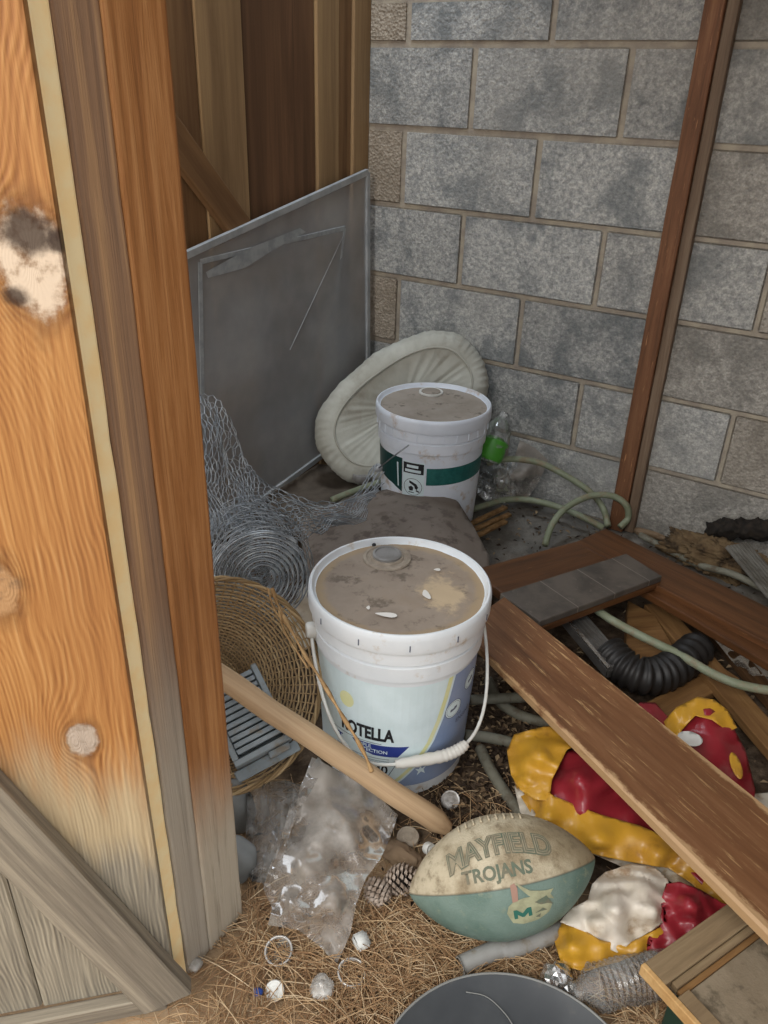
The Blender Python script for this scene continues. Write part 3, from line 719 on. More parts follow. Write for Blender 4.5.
tube('bail_handle', spline([D(409, 445, 1.93), D(398, 453, 1.935), D(385, 463, 1.955), D(379, 468, 1.98)], 6), .002, MT['steel'], t2, 6)
bmx = bmesh.new(); bmesh.ops.create_icosphere(bmx, subdivisions=2, radius=.012, matrix=Matrix.Translation(D(378, 468, 2.0))); from_bm('ear', bmx, MT['alu'], t2, True)

# ------------------------------------------------------------------ cushions
def oval_cushion():
    c = D(402, 408, 2.34); ax = (D(470, 352, 2.36)-D(330, 452, 2.36)).normalized(); n_ = (CAM-c).normalized(); n_ = (n_-ax*n_.dot(ax)).normalized(); up = n_.cross(ax)
    t = thing('oval_cushion', (c.x, c.y, .1), 'off-white gathered oval seat cushion leaning in the corner behind the green-banded pail', 'cushion')
    A, B = .275, .175; vs, fs = [], []; nu, nv = 160, 22
    for i in range(nu):
        a = 2*pi*i/nu; ca, sa = math.cos(a), math.sin(a)
        e = (abs(ca)**2.4+abs(sa)**2.4)**(-1/2.4)
        for j in range(nv+1):
            ph = -pi/2+pi*j/nv*1.0                       # outer edge roll from back to front
            gat = .0040*math.sin(52*a+ph*1.5+7*mn.noise(V((ca*2, sa*2, 0))))*max(0, math.sin(ph)*.8+.2)+.004*mn.noise(V((ca*5, sa*5, ph*1.2)))
            rr = .052*(1+.15*mn.noise(V((ca*2, sa*2, 7))))
            rad = 1-.052/B*1.0
            p = ax*(A*e*ca*(A-.052)/A) + up*(B*e*sa*(B-.052)/B) + (ax*ca+up*sa)*(rr*math.cos(ph)+gat) + n_*(rr*math.sin(ph)*1.05)
            vs.append(c+p)
    for i in range(nu):
        for j in range(nv):
            a, b = i*(nv+1)+j, ((i+1) % nu)*(nv+1)+j; fs.append((a, b, b+1, a+1))
    # inner dished pad
    base = len(vs); rings = 8
    for s in (1, -1):
        st = len(vs)
        for k in range(1, rings+1):
            f = 1-k/rings
            for i in range(nu):
                a = 2*pi*i/nu; ca, sa = math.cos(a), math.sin(a); e = (abs(ca)**2.4+abs(sa)**2.4)**(-1/2.4)
                h = .054*s*(.35+.65*f**1.2) + .007*f*mn.noise(V((a*9, f*.8, 2)))
                vs.append(c+ax*(A*e*ca*(A-.052)/A*f)+up*(B*e*sa*(B-.052)/B*f)+n_*h)
        for k in range(rings):
            for i in range(nu):
                j = (i+1) % nu
                if k == 0: q0, q1 = (i*(nv+1)+(nv if s > 0 else 0)), (j*(nv+1)+(nv if s > 0 else 0))
                else: q0, q1 = st+(k-1)*nu+i, st+(k-1)*nu+j
                fs.append((q0, q1, st+k*nu+j, st+k*nu+i))
    mesh('cushion_cover', vs, fs, MT['cushion'], t, True)
    pp = []
    for i in range(90):
        a = 2*pi*i/90; ca, sa = math.cos(a), math.sin(a); e = (abs(ca)**2.4+abs(sa)**2.4)**(-1/2.4)
        pp.append(c+ax*(A*e*ca*(A-.052)/A*.98)+up*(B*e*sa*(B-.052)/B*.98)+n_*.056)
    tube('piping', pp, .0035, MT['piping'], t, 6, True)
oval_cushion()

def slab(name, pix, thick, m, label, cat, puff=.02, step=6, seed=1):
    ctrl = pix; bm = poly2([(p[0], p[1]) for p in pix]); slice2d(bm, step); bmesh.ops.remove_doubles(bm, verts=bm.verts, dist=.3)
    bnd = [V((p[0], p[1], 0)) for p in pix]
    for v in bm.verts:
        x, y = v.co.x, v.co.y; sw = sz = 0
        for p in ctrl:
            d = (p[0]-x)**2+(p[1]-y)**2+30; w_ = 1/d**1.5; sw += w_; sz += w_*p[2]
        dmin = 1e9
        for i in range(len(bnd)):
            a, b = bnd[i], bnd[(i+1) % len(bnd)]; ab = b-a; tt = max(0, min(1, (V((x, y, 0))-a).dot(ab)/ab.length_squared)); dmin = min(dmin, (a+ab*tt-V((x, y, 0))).length)
        z = sz/sw+puff*(1-math.exp(-dmin/14))
        P = K(x, y, z); z += .004*mn.noise(P*9+V((seed, 0, 0)))+.0015*mn.noise(P*30)
        v.co = K(x, y, z)
    r = bmesh.ops.extrude_face_region(bm, geom=list(bm.faces))
    for g in r['geom']:
        if isinstance(g, bmesh.types.BMVert): g.co.z = max(g.co.z-thick, .002)
    o = from_bm(name, bm, m, None, True); return tag(o, label, cat)
slab('seat_cushion', [(300, 520, .08), (318, 506, .10), (360, 494, .12), (400, 487, .135), (428, 485, .14), (446, 490, .14), (459, 503, .13), (474, 527, .11), (489, 556, .09), (490, 600, .06), (400, 620, .05), (310, 600, .05)], .07, MT['taupe'],
     'flat dusty taupe seat cushion lying between the two white pails', 'cushion', puff=.022)
o = drape('brown_cloth', [(268, 495, .03), (290, 482, .04), (318, 464, .05), (340, 466, .04), (375, 466, .03), (385, 490, .05), (360, 500, .08), (318, 512, .08), (300, 540, .06), (270, 520, .05)], MT['bag_brown'], amp=.012, freq=14, seed=3)
tag(o, 'dark dusty brown cloth crumpled below the grey window screen', 'cloth')

# ------------------------------------------------------------------ chicken wire
def hexnet(nu, nv, fn):
    """honeycomb edges in unit cells mapped with fn(u,v); u along 0..nu, v along 0..nv"""
    out = []
    def P(u, v): return fn(u, v)
    for i in range(nu):
        for j in range(nv):
            o = .5 if j % 2 else 0; u = i+o; v = j
            a = P(u, v+.33); b = P(u+.5, v); c = P(u+1, v+.33); d = P(u, v+.67+.33-.0) if False else P(u, v+.67)
            out += [(a, b), (b, c)]
            out.append((a, P(u, v+1)))
    return out
def wire_roll():
    e = D(262, 580, 1.42); back = (D(246, 535, 1.66)-e).normalized(); e = e
    t = thing('wire_roll', (e.x, e.y, max(e.z-.09, 0)), 'tight roll of galvanised chicken wire lying above the wicker basket', 'wire roll')
    X = back.orthogonal().normalized(); Y = back.cross(X); rnd = random.Random(3)
    turns, r0, r1, Ln = 8, .021, .090, .26
    def rad(th): return r0+(r1-r0)*(th/(2*pi*turns))
    ths = [0]; 
    while ths[-1] < 2*pi*turns: ths.append(ths[-1]+.031/rad(ths[-1]))
    def f(u, v):
        i = min(int(u), len(ths)-2); th = ths[i]+(u-i)*(ths[i+1]-ths[i]); r = rad(th)*(1+.05*mn.noise(V((math.cos(th)*2, math.sin(th)*2, v*.5))))+.003*mn.noise(V((u*.9, v, 1)))
        return e+back*(v*.031)+(X*math.cos(th)+Y*math.sin(th))*r
    wires('hex_mesh', hexnet(len(ths)-3, int(Ln/.031), f), .0009, MT['wire'], t)
    sp = []
    for k in range(900):
        th = 2*pi*turns*k/899; r = rad(th)+.0012*mn.noise(V((th, 0, 0))); sp.append(e+back*(.002*mn.noise(V((th*2, 5, 0))))+(X*math.cos(th)+Y*math.sin(th))*r)
    sp2 = [p+back*.004+(p-e).normalized()*.0022 for p in sp]
    tubes('selvage_wire', [(sp, .0017), (sp2, .0013)], MT['wire'], t, 5)
    # stray loose turns
    lo = []
    for k in range(26):
        a0 = rnd.random()*6; z0 = rnd.random()*.22; rr = rnd.uniform(.075, .108); tl = rnd.uniform(-.5, .5)
        lo.append(([e+back*(z0+.03*math.sin(a+tl)*1.0)+(X*math.cos(a)+Y*math.sin(a))*(rr+.006*mn.noise(V((a*2, k, 0)))) for a in [a0+q*.16 for q in range(rnd.randint(14, 30))]], .0008))
    tubes('loose_wire', lo, MT['wire'], t, 4)
    s = []
    for k in range(13):
        a = -.2+k*.17; s.append(a)
    vs, fs = [], []
    cc = D(318, 553, 1.45); 
    for k in range(14):
        a = k/13*2.3-.6
        for j in range(2): vs.append(e+back*(.02+.035*j)+(X*math.cos(a+1.2)+Y*math.sin(a+1.2))*(.095))
    for k in range(13): fs.append((2*k, 2*k+2, 2*k+3, 2*k+1))
wire_roll()
def grid_surface(G):
    """G rows of points; bicubic-ish lookup"""
    R = len(G); Cn = len(G[0])
    def cr(a, b, c, d, t): return .5*((2*b)+(c-a)*t+(2*a-5*b+4*c-d)*t*t+(3*b-a-3*c+d)*t**3)
    def f(u, v):
        u = max(0, min(.99999, u))*(Cn-1); v = max(0, min(.99999, v))*(R-1); i, j = int(u), int(v); fu, fv = u-i, v-j
        rows = []
        for q in (-1, 0, 1, 2):
            r_ = G[max(0, min(R-1, j+q))]
            rows.append(cr(r_[max(0, i-1)], r_[i], r_[min(Cn-1, i+1)], r_[min(Cn-1, i+2)], fu))
        return cr(*rows, fv)
    return f
G = [[D(196, 386, 1.62), D(222, 405, 1.68), D(243, 452, 1.72), D(262, 480, 1.75), D(300, 492, 1.80), D(345, 500, 1.86), D(378, 452, 1.92)],
     [D(196, 430, 1.58), D(216, 440, 1.60), D(236, 478, 1.66), D(262, 498, 1.68), D(300, 508, 1.72), D(345, 508, 1.80), D(384, 468, 1.88)],
     [D(200, 480, 1.52), D(216, 480, 1.56), D(236, 502, 1.60), D(262, 512, 1.62), D(296, 520, 1.66), D(335, 520, 1.74), D(378, 488, 1.84)],
     [D(205, 530, 1.48), D(216, 528, 1.50), D(236, 528, 1.54), D(262, 526, 1.56), D(290, 532, 1.60), D(328, 530, 1.68), D(366, 505, 1.80)]]
gf = grid_surface(G)
def fnet(u, v):
    p = gf(u/28, v/12); q = p*14; return p+V((mn.noise(q), mn.noise(q+V((5, 0, 0))), mn.noise(q+V((0, 5, 0)))))*.022
o = wires('loose_chicken_wire', hexnet(27, 12, fnet), .0011, MT['wire']); tag(o, 'loose crumpled sheet of chicken wire rising beside the door post', 'chicken wire')
def fnet2(u, v):
    p = gf(u/26, v/11); q = p*11+V((3, 3, 3)); return p+V((0, 0, -.015))+V((mn.noise(q), mn.noise(q+V((5, 0, 0))), mn.noise(q+V((0, 5, 0)))))*.026
o2 = wires('fold', hexnet(25, 11, fnet2), .0011, MT['wire'], o)

# ------------------------------------------------------------------ wicker basket
def basket():
    c = V((-.262, 1.105, .178)); cpix = D(224, 683, 1.30); c = cpix
    n_ = ((CAM-c).normalized()+V((.40, .0, .1))).normalized()
    c.z = max(c.z, .15)
    X = V((0, 0, 1)).cross(n_).normalized(); Y = n_.cross(X)
    t = thing('wicker_basket', (c.x, c.y, 0), 'round shallow wicker basket standing on edge behind the door post', 'basket')
    Rr = .172; dep = .075; vs, fs, at = [], [], []; stakes = 64
    def surf(r, a, off=0):
        q = r/Rr; h = -dep*(1-q**2.6); return c+(X*math.cos(a)+Y*math.sin(a))*r+n_*(h+off)
    rg = 34; rnd = random.Random(2)
    for k in range(rg):
        r = .012+(Rr-.014)*(k/(rg-1)); path = []
        m_ = stakes*2
        for i in range(m_):
            a = 2*pi*i/m_; path.append(surf(r+.0007*mn.noise(V((a*3, k, 0))), a, .0024*math.cos(i*pi+k*pi)*(1 if i % 2 == 0 else 0) if False else .0023*math.sin(pi*i+pi/2)*(1 if k % 2 else -1)*(1 if i % 2 == 0 else -1)*(1 if (i//1) % 2 == 0 else 1)))
        # weave: over one stake, under the next
        path = [surf(r+.0007*mn.noise(V((i*.3, k, 0))), 2*pi*i/m_, .0024*math.cos(pi*i/2+(pi if k % 2 else 0))) for i in range(m_)]
        a_, b_ = tube_data(path, .0021, 4, len(vs), closed=True); vs += a_; fs += b_; tn = rnd.random(); at += [tn*.6+.4*rnd.random()*0+.2]*len(a_)
    mesh('weave', vs, fs, MT['wicker'], t, True, attr=at)
    vs, fs, at = [], [], []
    for s in range(stakes):
        a = 2*pi*s/stakes; path = [surf(.01+(Rr-.01)*q/14, a) for q in range(15)]
        a_, b_ = tube_data(path, .0014, 4, len(vs)); vs += a_; fs += b_; at += [.45]*len(a_)
    mesh('stakes', vs, fs, MT['wicker'], t, True, attr=at)
    rp = []
    for q in range(3):
        rp.append(([surf(Rr, 2*pi*i/180, .002)+((X*math.cos(2*pi*i/180)+Y*math.sin(2*pi*i/180))*math.cos(i*.42+q*2.1)+n_*math.sin(i*.42+q*2.1))*.0028 for i in range(181)], .0026))
    tubes('braided_rim', rp, MT['wicker'], t, 6, attr=True)
    return c, n_, X, Y
bc, bn, bX, bY = basket()
# louvred tray in the basket
def tray():
    a = D(236, 768, 1.27); r = D(292, 738, 1.30); l = D(215, 688, 1.32)
    ex = (r-a).normalized(); ey = (l-a); ey = (ey-ex*ex.dot(ey)).normalized()
    M = frame(a, ex, ey); lx, ly = .10, .14
    t = thing('louvred_tray', a, 'blue grey plastic louvred tray resting inside the wicker basket', 'tray')
    s = 1 if M.col[2].to_3d().dot(CAM-a) > 0 else -1
    def bx(nm, x0, x1, y0, y1, z0, z1, m=MT['grey_tray'], b=.0015):
        q0, q1 = sorted((z0*s, z1*s)); return plank(nm, M, (x0, x1, y0, y1, q0, q1), m, t, bev=b)
    bx('tray_base', 0, lx, 0, ly, -.03, -.022, MT['tray_in'])
    bx('side_rail', 0, lx, 0, .010, -.022, .004); bx('side_rail', 0, .010, .010, ly, -.022, .004); bx('side_rail', lx-.010, lx, .010, ly, -.022, .004)
    bx('lower_flange', -.006, lx+.006, -.020, -.001, -.030, -.024)
    for k in range(11): bx('slat', .011, lx-.011, .0165+k*.011, .0245+k*.011, -.014, .000, MT['grey_tray'], .0008)
    bx('latch', .055, .092, -.012, -.0005, -.02, -.008)
tray()

# ------------------------------------------------------------------ handle, vine
hp = [K(218, 675, .275), K(448, 829, .03)]
dirh = (hp[0]-hp[1]).normalized(); hs = hp[0]+dirh*.25
Mh = frame(hp[1], dirh, V((0, 0, 1)))
bmx = bmesh.new(); ln = (hs-hp[1]).length; prev = None
vsx, fsx = [], []
path = [V((ln*q/30, .002*mn.noise(V((q*.3, 0, 0))), .002*mn.noise(V((q*.3, 4, 0))))) for q in range(31)]
va, fa = tube_data(path, lambda s: .0178*(.55 if s < .001 else 1)+.0015*(1-s), 20)
me = bpy.data.meshes.new('wooden_handle'); me.from_pydata([tuple(v) for v in va], [], fa); me.polygons.foreach_set('use_smooth', [True]*len(me.polygons)); me.set_sharp_from_angle(angle=.8)
o = link('wooden_handle', me, MT['dowel'], None, Mh); tag(o, 'round pale wooden tool handle slanting across the basket down to the football', 'tool handle')
vp = [D(272, 588, 1.20), D(278, 605, 1.20), D(290, 628, 1.18), D(305, 655, 1.16), D(318, 675, 1.13), D(333, 700, 1.09), D(346, 722, 1.07), D(356, 738, 1.06), D(366, 757, 1.06), D(372, 772, 1.05)]
vp2 = [D(279, 610, 1.19), D(284, 630, 1.185), D(296, 650, 1.17), D(308, 668, 1.15)]
o = tubes('dry_vine', [(spline(vp, 5), lambda s: .0026+.0008*math.sin(s*40)), (spline(vp2, 5), .0016), (spline([D(268, 588, 1.2), D(276, 612, 1.195), D(300, 640, 1.175)], 6), .0014)], MT['twine'], None, 6)
tag(o, 'thin dry brown vine hanging from basket rim over the label of the near pail', 'vine')

# ------------------------------------------------------------------ plastic sheets
o = drape('plastic_sheet', [(312, 757, .10), (322, 762, .10), (352, 778, .085), (382, 800, .07), (398, 815, .06), (390, 838, .05), (380, 860, .05), (366, 878, .045), (356, 905, .045), (350, 935, .03), (336, 966, .012), (322, 948, .02), (298, 930, .03), (268, 925, .02), (272, 908, .03), (263, 888, .045), (270, 865, .06), (283, 838, .07), (296, 800, .085)], MT['sheet'],
          inner=[(310, 860, .085), (335, 830, .085), (330, 900, .07), (300, 905, .06)], step=4, amp=.012, freq=13, fold=.004, ffreq=9, fdir=(1, .3), seed=5, thick=0)
tag(o, 'torn dusty clear plastic sheet in front of the near pail', 'plastic sheet')
o = drape('edge_fold', [(318, 757, .105), (325, 764, .105), (312, 790, .10), (296, 815, .09), (288, 840, .08), (281, 838, .08), (290, 806, .09), (303, 780, .10)], MT['sheet'], o, step=4, amp=.006, freq=40, seed=8, thick=0)
o = drape('plastic_bundle', [(247, 795, .09), (262, 783, .10), (285, 780, .10), (300, 785, .10), (296, 812, .085), (284, 840, .07), (272, 866, .05), (264, 884, .03), (250, 880, .02), (246, 850, .04), (246, 820, .07)], MT['sheet_dark'],
          step=4, amp=.004, freq=25, fold=.011, ffreq=32, fdir=(1, .1), seed=2, thick=0)
tag(o, 'grey plastic wrap bundle folded in ridges below the wicker basket', 'plastic wrap')
for px, py, sc3, sd in ((240, 822, (.035, .03, .055), 1), (242, 868, (.035, .03, .04), 2)):
    bmx = bmesh.new(); bmesh.ops.create_icosphere(bmx, subdivisions=4, radius=1)
    P = K(px, py, .035)+V((-.012, .015, 0))
    for v_ in bmx.verts:
        q = v_.co.copy(); k = 1+.22*mn.noise(q*1.4+V((sd*7, 0, 0))); v_.co = V((q.x*sc3[0]*k, q.y*sc3[1]*k, q.z*sc3[2]*k))
    zmin = min(v_.co.z for v_ in bmx.verts)
    o = from_bm('stone', bmx, MT['bluestone'], None, True, M=Matrix.Translation((P.x, P.y, -zmin-.004 if sd == 1 else -zmin-.004)))
    tag(o, 'pale blue grey stone beside the post foot, ' + ('the upper one behind' if sd == 1 else 'the lower one in front'), 'stone')
o = drape('white_plastic_scrap', [(300, 588, .22), (318, 575, .24), (330, 590, .24), (316, 640, .16), (306, 650, .14), (292, 640, .13), (286, 615, .17)], MT['whitev'], amp=.006, freq=20, seed=11)
tag(o, 'whitish plastic scrap wedged between wire roll and near pail', 'plastic scrap')

# ------------------------------------------------------------------ football
def football():
    a, b = (409, 893), (595, 858); dep = 1.165
    A_, B_ = D(*a, dep-.0), D(*b, dep+.0); c = (A_+B_)/2; Lh = (B_-A_).length/2; R = .0845
    X = (B_-A_).normalized(); vdir = (c-CAM).normalized(); Yv = (vdir-X*X.dot(vdir)).normalized(); Zv = X.cross(Yv)
    if c.z < R: pass
    M = Matrix.Translation(c) @ Matrix((X, Yv, Zv)).transposed().to_4x4()
    def rad(x): q = min(1, abs(x)/Lh); return R*(1-q*q)**.74
    prof = []; nseg = 60
    vs, fs = [], []; sg = 72
    for i in range(nseg+1):
        q = -math.cos(pi*i/nseg); x = q*Lh; r = rad(x)
        for k in range(sg):
            al = 2*pi*k/sg; dent = 1+.02*mn.noise(V((x*14, math.cos(al)*1.3, math.sin(al)*1.3)))
            vs.append((x, r*math.cos(al)*dent, r*math.sin(al)*dent))
    for i in range(nseg):
        for k in range(sg): fs.append((i*sg+k, i*sg+(k+1) % sg, (i+1)*sg+(k+1) % sg, (i+1)*sg+k))
    me = bpy.data.meshes.new('ball_skin'); me.from_pydata(vs, [], fs); me.polygons.foreach_set('use_smooth', [True]*len(me.polygons))
    bm = bmesh.new(); bm.from_mesh(me); bmesh.ops.recalc_face_normals(bm, faces=bm.faces); bm.to_mesh(me); bm.free()
    t = link('football', me, MT['ball'], None, M); tag(t, 'worn cream and green football lying on the pine needles', 'football')
    def f(off):
        def g(x, s):
            al = s/R; r = rad(x); dn = 1+.02*mn.noise(V((x*14, math.cos(pi+al)*1.3 if False else -math.cos(al)*1.3, math.sin(al)*1.3)))
            r = r*dn+off; return M @ V((x, -r*math.cos(al), r*math.sin(al)))
        return g
    W_ = .148
    def warp(x, y): q = x/(W_/2); return x-.002, (y*(1.0+.28*q*q)) + .030 + .011*(1-q*q)+x*.0
    text('arched_lettering', 'MAYFIELD', .040, f(.0006), MT['ball_ink'], t, .0022, .008, warp, W_)
    text('arched_lettering', 'MAYFIELD', .040, f(.0011), MT['ball_fill'], t, .0006, .008, warp, W_*.985)
    text('arched_lettering', 'MAYFIELD', .040, f(.0015), MT['ball_ink'], t, -.0010, .008, warp, W_*.97)
    text('team_lettering', 'TROJANS', .0255, f(.0006), MT['ball_ink'], t, .0008, .008, lambda x, y: (x-.010, y+.0045), .098)
    # emblem with M
    cx, cy = .026, -.052
    S = lambda pts: [(cx+px*.001, cy+py*.001) for px, py in pts]
    e = decal('emblem', [S([(-34, 2), (-30, 12), (-22, 17), (-8, 19), (8, 18), (22, 8), (30, -4), (24, -14), (8, -19), (-14, -19), (-28, -14)])], f(.0006), MT['ball_tan'], t, .006)
    decal('emblem_letter', [S([(-25, -8), (-25, 5), (-20, 5), (-13, -1), (-6, 5), (0, 5), (0, -8), (-5, -8), (-5, -2), (-11, -7), (-14, -7), (-20, -2), (-20, -8)])], f(.0011), MT['ball_green'], e, .006)
    decal('emblem_post', [S([(-24, 16), (-16, 17), (-14, 33), (-17, 40), (-23, 38)])], f(.0009), MT['ball_pink'], e, .006)
    decal('emblem_blade', [S([(-15, 40), (2, 27), (24, 21), (36, 20), (30, 14), (34, 4), (22, 12), (8, 14), (0, 20), (-12, 34)])], f(.0012), MT['ball_tan'], e, .006)
    decal('emblem_spikes', [S([(6, 10), (14, 4), (12, 12), (24, 2), (20, 10), (32, -4), (24, 14)]), S([(4, -6), (16, -2), (22, -8), (12, -6)]), S([(4, -12), (12, -9), (10, -15)])], f(.0014), MT['ball_ink'], e, .006)
    # lacing on the top seam
    for k in range(9):
        x = -.050+k*.0115; s0 = R*1.16
        pts = [f(.0012+.0012*math.sin(pi*q/6))(x, s0+(q-3)*.0032) for q in range(7)]
        tube('lace', pts, .0016, MT['lace'], t, 6)
    return c, R
football()

# ------------------------------------------------------------------ pipe piece
p0, p1 = K(460, 966, .017), K(566, 929, .017); mid = (p0+p1)/2+V((.0, -.008, 0))
pp = spline([p0, (p0*2+p1)/3+V((0, .004, .001)), mid+V((0, .006, 0)), p1], 8)
o = thing('pipe_offcut', p0, 'short bent grey plastic pipe piece lying below the football', 'pipe')
vs, fs = tube_data(pp, .0135, 20, cap=False); v2, f2 = tube_data(pp, .0108, 20, len(vs), cap=False)
fs += [tuple(reversed(q)) for q in f2]; nb = len(vs); vs += v2
for k in range(20): fs.append((k, (k+1) % 20, nb+(k+1) % 20, nb+k))
mesh('pipe_wall', vs, fs, MT['pipe'], o, True)

# ------------------------------------------------------------------ deflated inflatable
infl = thing('deflated_inflatable', K(620, 790, 0), 'crumpled red and yellow vinyl inflatable lying under the long worn board', 'inflatable')
drape('red_panel', [(535, 795, .05), (545, 770, .06), (568, 752, .085), (600, 742, .09), (640, 703, .07), (655, 703, .075), (672, 722, .08), (690, 712, .10), (712, 708, .11), (730, 722, .10), (745, 750, .08), (755, 790, .06), (752, 840, .05), (742, 905, .035), (722, 908, .04), (690, 872, .05), (650, 838, .055), (600, 828, .06), (560, 802, .06)], MT['red'], infl,
      inner=[(600, 780, .105), (612, 800, .06), (585, 775, .11), (640, 800, .075), (700, 750, .10)], step=5, amp=0.0060, freq=11, fold=0.0060, ffreq=6, fdir=(.9, .5), seed=4)
drape('yellow_panel', [(507, 752, .055), (514, 735, .075), (530, 730, .085), (548, 726, .095), (590, 724, .09), (588, 740, .10), (567, 750, .105), (560, 764, .10), (552, 780, .085), (549, 801, .07), (535, 800, .07), (520, 790, .06), (511, 775, .055)], MT['yellow'], infl,
      inner=[(540, 755, .11), (530, 775, .085)], step=4, amp=0.0050, freq=16, fold=0.0036, ffreq=9, fdir=(.4, 1), seed=6)
drape('yellow_band', [(510, 768, .05), (530, 780, .065), (555, 797, .075), (600, 815, .08), (640, 826, .08), (668, 838, .075), (695, 858, .07), (718, 885, .06), (729, 906, .05), (722, 918, .045), (712, 908, .045), (692, 884, .05), (668, 868, .05), (640, 864, .05), (600, 856, .045), (570, 846, .04), (548, 832, .04), (530, 812, .04), (518, 792, .04)], MT['yellow'], infl,
      inner=[(600, 838, .085), (660, 852, .08), (550, 815, .075)], step=4, amp=0.0030, freq=9, fold=0.0006, ffreq=10, fdir=(.7, 1), seed=9)
drape('yellow_cap', [(664, 722, .085), (676, 708, .105), (698, 697, .12), (714, 700, .12), (727, 710, .11), (737, 728, .10), (728, 732, .10), (712, 720, .115), (695, 716, .115), (682, 730, .10), (676, 742, .09), (668, 738, .085)], MT['yellow'], infl, step=4, amp=0.0030, freq=16, seed=12)
drape('white_seam', [(514, 785, .035), (522, 790, .045), (536, 815, .045), (548, 834, .04), (540, 838, .03), (520, 812, .02)], MT['whitev'], infl, step=4, amp=0.0015, freq=20)
drape('white_seam', [(585, 850, .03), (620, 856, .04), (655, 862, .045), (680, 872, .045), (694, 886, .045), (690, 892, .04), (660, 876, .035), (625, 868, .03)], MT['whitev'], infl, step=4, amp=0.0015, freq=20)
def spot(nm, cx, cy, rx, ry, an, z, m):
    pts = [(cx+rx*math.cos(a)*math.cos(an)-ry*math.sin(a)*math.sin(an), cy+rx*math.cos(a)*math.sin(an)+ry*math.sin(a)*math.cos(an), z) for a in [2*pi*k/20 for k in range(20)]]
    drape(nm, pts, m, infl, step=4, amp=0, freq=1)
spot('white_spot', 690, 739, 13, 7, .25, .122, MT['white'])
spot('yellow_spot', 661, 824, 17, 6, .3, .112, MT['yellow'])
spot('orange_spot', 736, 766, 5, 14, -.35, .112, MT['yellow'])
drape('yellow_flap', [(554, 940, .02), (562, 922, .035), (578, 926, .05), (600, 940, .05), (625, 945, .05), (655, 930, .055), (675, 918, .05), (680, 934, .045), (650, 950, .035), (618, 962, .03), (585, 971, .025), (562, 966, .02)], MT['yellow'], infl, inner=[(575, 945, .055), (640, 945, .055)], step=4, amp=0.0030, freq=20, seed=14)
drape('red_flap', [(666, 884, .07), (680, 882, .085), (700, 890, .08), (722, 903, .07), (740, 908, .06), (736, 925, .05), (708, 940, .045), (690, 950, .045), (660, 952, .04), (645, 950, .04), (662, 930, .055), (668, 908, .065)], MT['red'], infl, inner=[(690, 905, .1), (682, 925, .05)], step=4, amp=0.0050, freq=22, fold=0.0048, ffreq=14, fdir=(1, .6), seed=15)
o = drape('plastic_bag', [(560, 922, .045), (572, 908, .055), (588, 900, .06), (592, 884, .065), (606, 872, .065), (630, 864, .06), (655, 868, .06), (668, 880, .06), (672, 900, .06), (668, 918, .055), (650, 932, .05), (632, 942, .045), (617, 953, .04), (604, 946, .045), (585, 932, .045)], MT['whitebag'],
          inner=[(615, 905, .10), (640, 890, .09), (600, 925, .075), (650, 910, .085)], step=3, amp=0.0060, freq=24, fold=0.0054, ffreq=12, fdir=(.5, 1), seed=21)
tag(o, 'crumpled dirty white plastic bag between football and broken panel', 'plastic bag')

# ------------------------------------------------------------------ bottle, foil, caps
def bottle():
    a, b = K(572, 992, .032), K(676, 970, .032); ax = (b-a).normalized(); Ln = (b-a).length
    M = Matrix.Translation(a) @ V((0, 0, 1)).rotation_difference(ax).to_matrix().to_4x4()
    prof = [(0, 0), (.013, .0), (.013, .012)]
    k = 0; z = .02
    prof += [(.022, .022), (.030, .034)]
    while z < Ln-.03:
        prof.append((.031+.0012*math.cos(k*pi), .034+(Ln-.064)*k/22)); z = prof[-1][1]; k += 1
        if k > 22: break
    prof += [(.029, Ln-.01), (.02, Ln-.004), (0, Ln-.004)]
    def df(v_):
        q = 1+.16*mn.noise(v_*30); return V((v_.x*q, v_.y*q, v_.z))
    t = lathe('plastic_bottle', prof, M, MT['clear'], None, 40, deform=df); tag(t, 'crushed clear ribbed plastic drink bottle beneath the yellow vinyl flap', 'bottle')
bottle()
def foilball(px, py, r, label, mat, name='foil_ball', cat='foil'):
    c = K(px, py, r*.9); bm = bmesh.new(); bmesh.ops.create_icosphere(bm, subdivisions=3, radius=r)
    for v_ in bm.verts:
        v_.co *= 1+.28*mn.noise(v_.co*110+V((px, py, 0)))
    bmesh.ops.triangulate(bm, faces=bm.faces)
    o = from_bm(name, bm, mat, None, False, M=Matrix.Translation(c)); tag(o, label, cat)
foilball(557, 979, .022, 'crumpled silver foil lump at the neck of the crushed bottle', MT['foil'])
def capthing(name, px, py, r, h, m, label, cat, tilt=(0, 0), rim=None, z=.0, open_=False):
    c = K(px, py, z+h); c.z = z+.002
    M = Matrix.Translation(c) @ Matrix.Rotation(tilt[0], 4, 'X') @ Matrix.Rotation(tilt[1], 4, 'Y')
    prof = [(r*.92, 0), (r, h*.15), (r, h*.8), (r*.94, h)]
    prof += ([(r*.86, h*.9), (r*.84, h*.2), (0, h*.2)] if open_ else [(r*.8, h*.96), (r*.78, h*.86), (r*.45, h*.88), (r*.42, h*.95), (0, h*.95)])
    t = lathe(name, prof, M, m, None, 36); tag(t, label, cat)
    if open_: tube('cup_rim', [M @ V((r*.97*math.cos(k*pi/18), r*.97*math.sin(k*pi/18), h)) for k in range(36)], .0016, MT['glasscap'], t, 6, True); lathe('cup_base', [(r*.84, h*.22), (r*.5, h*.24), (r*.45, h*.3), (0, h*.3)], M, MT['clear'], t, 24)
    return t
capthing('bottle_cap', 450, 797, .0165, .012, MT['glasscap'], 'round shiny clear cap beside the base of the near pail', 'cap', (.5, .1))
capthing('jar_lid', 408, 836, .019, .010, MT['dustcap'], 'dusty round jar lid lying under the wooden handle', 'lid', (.15, 0))
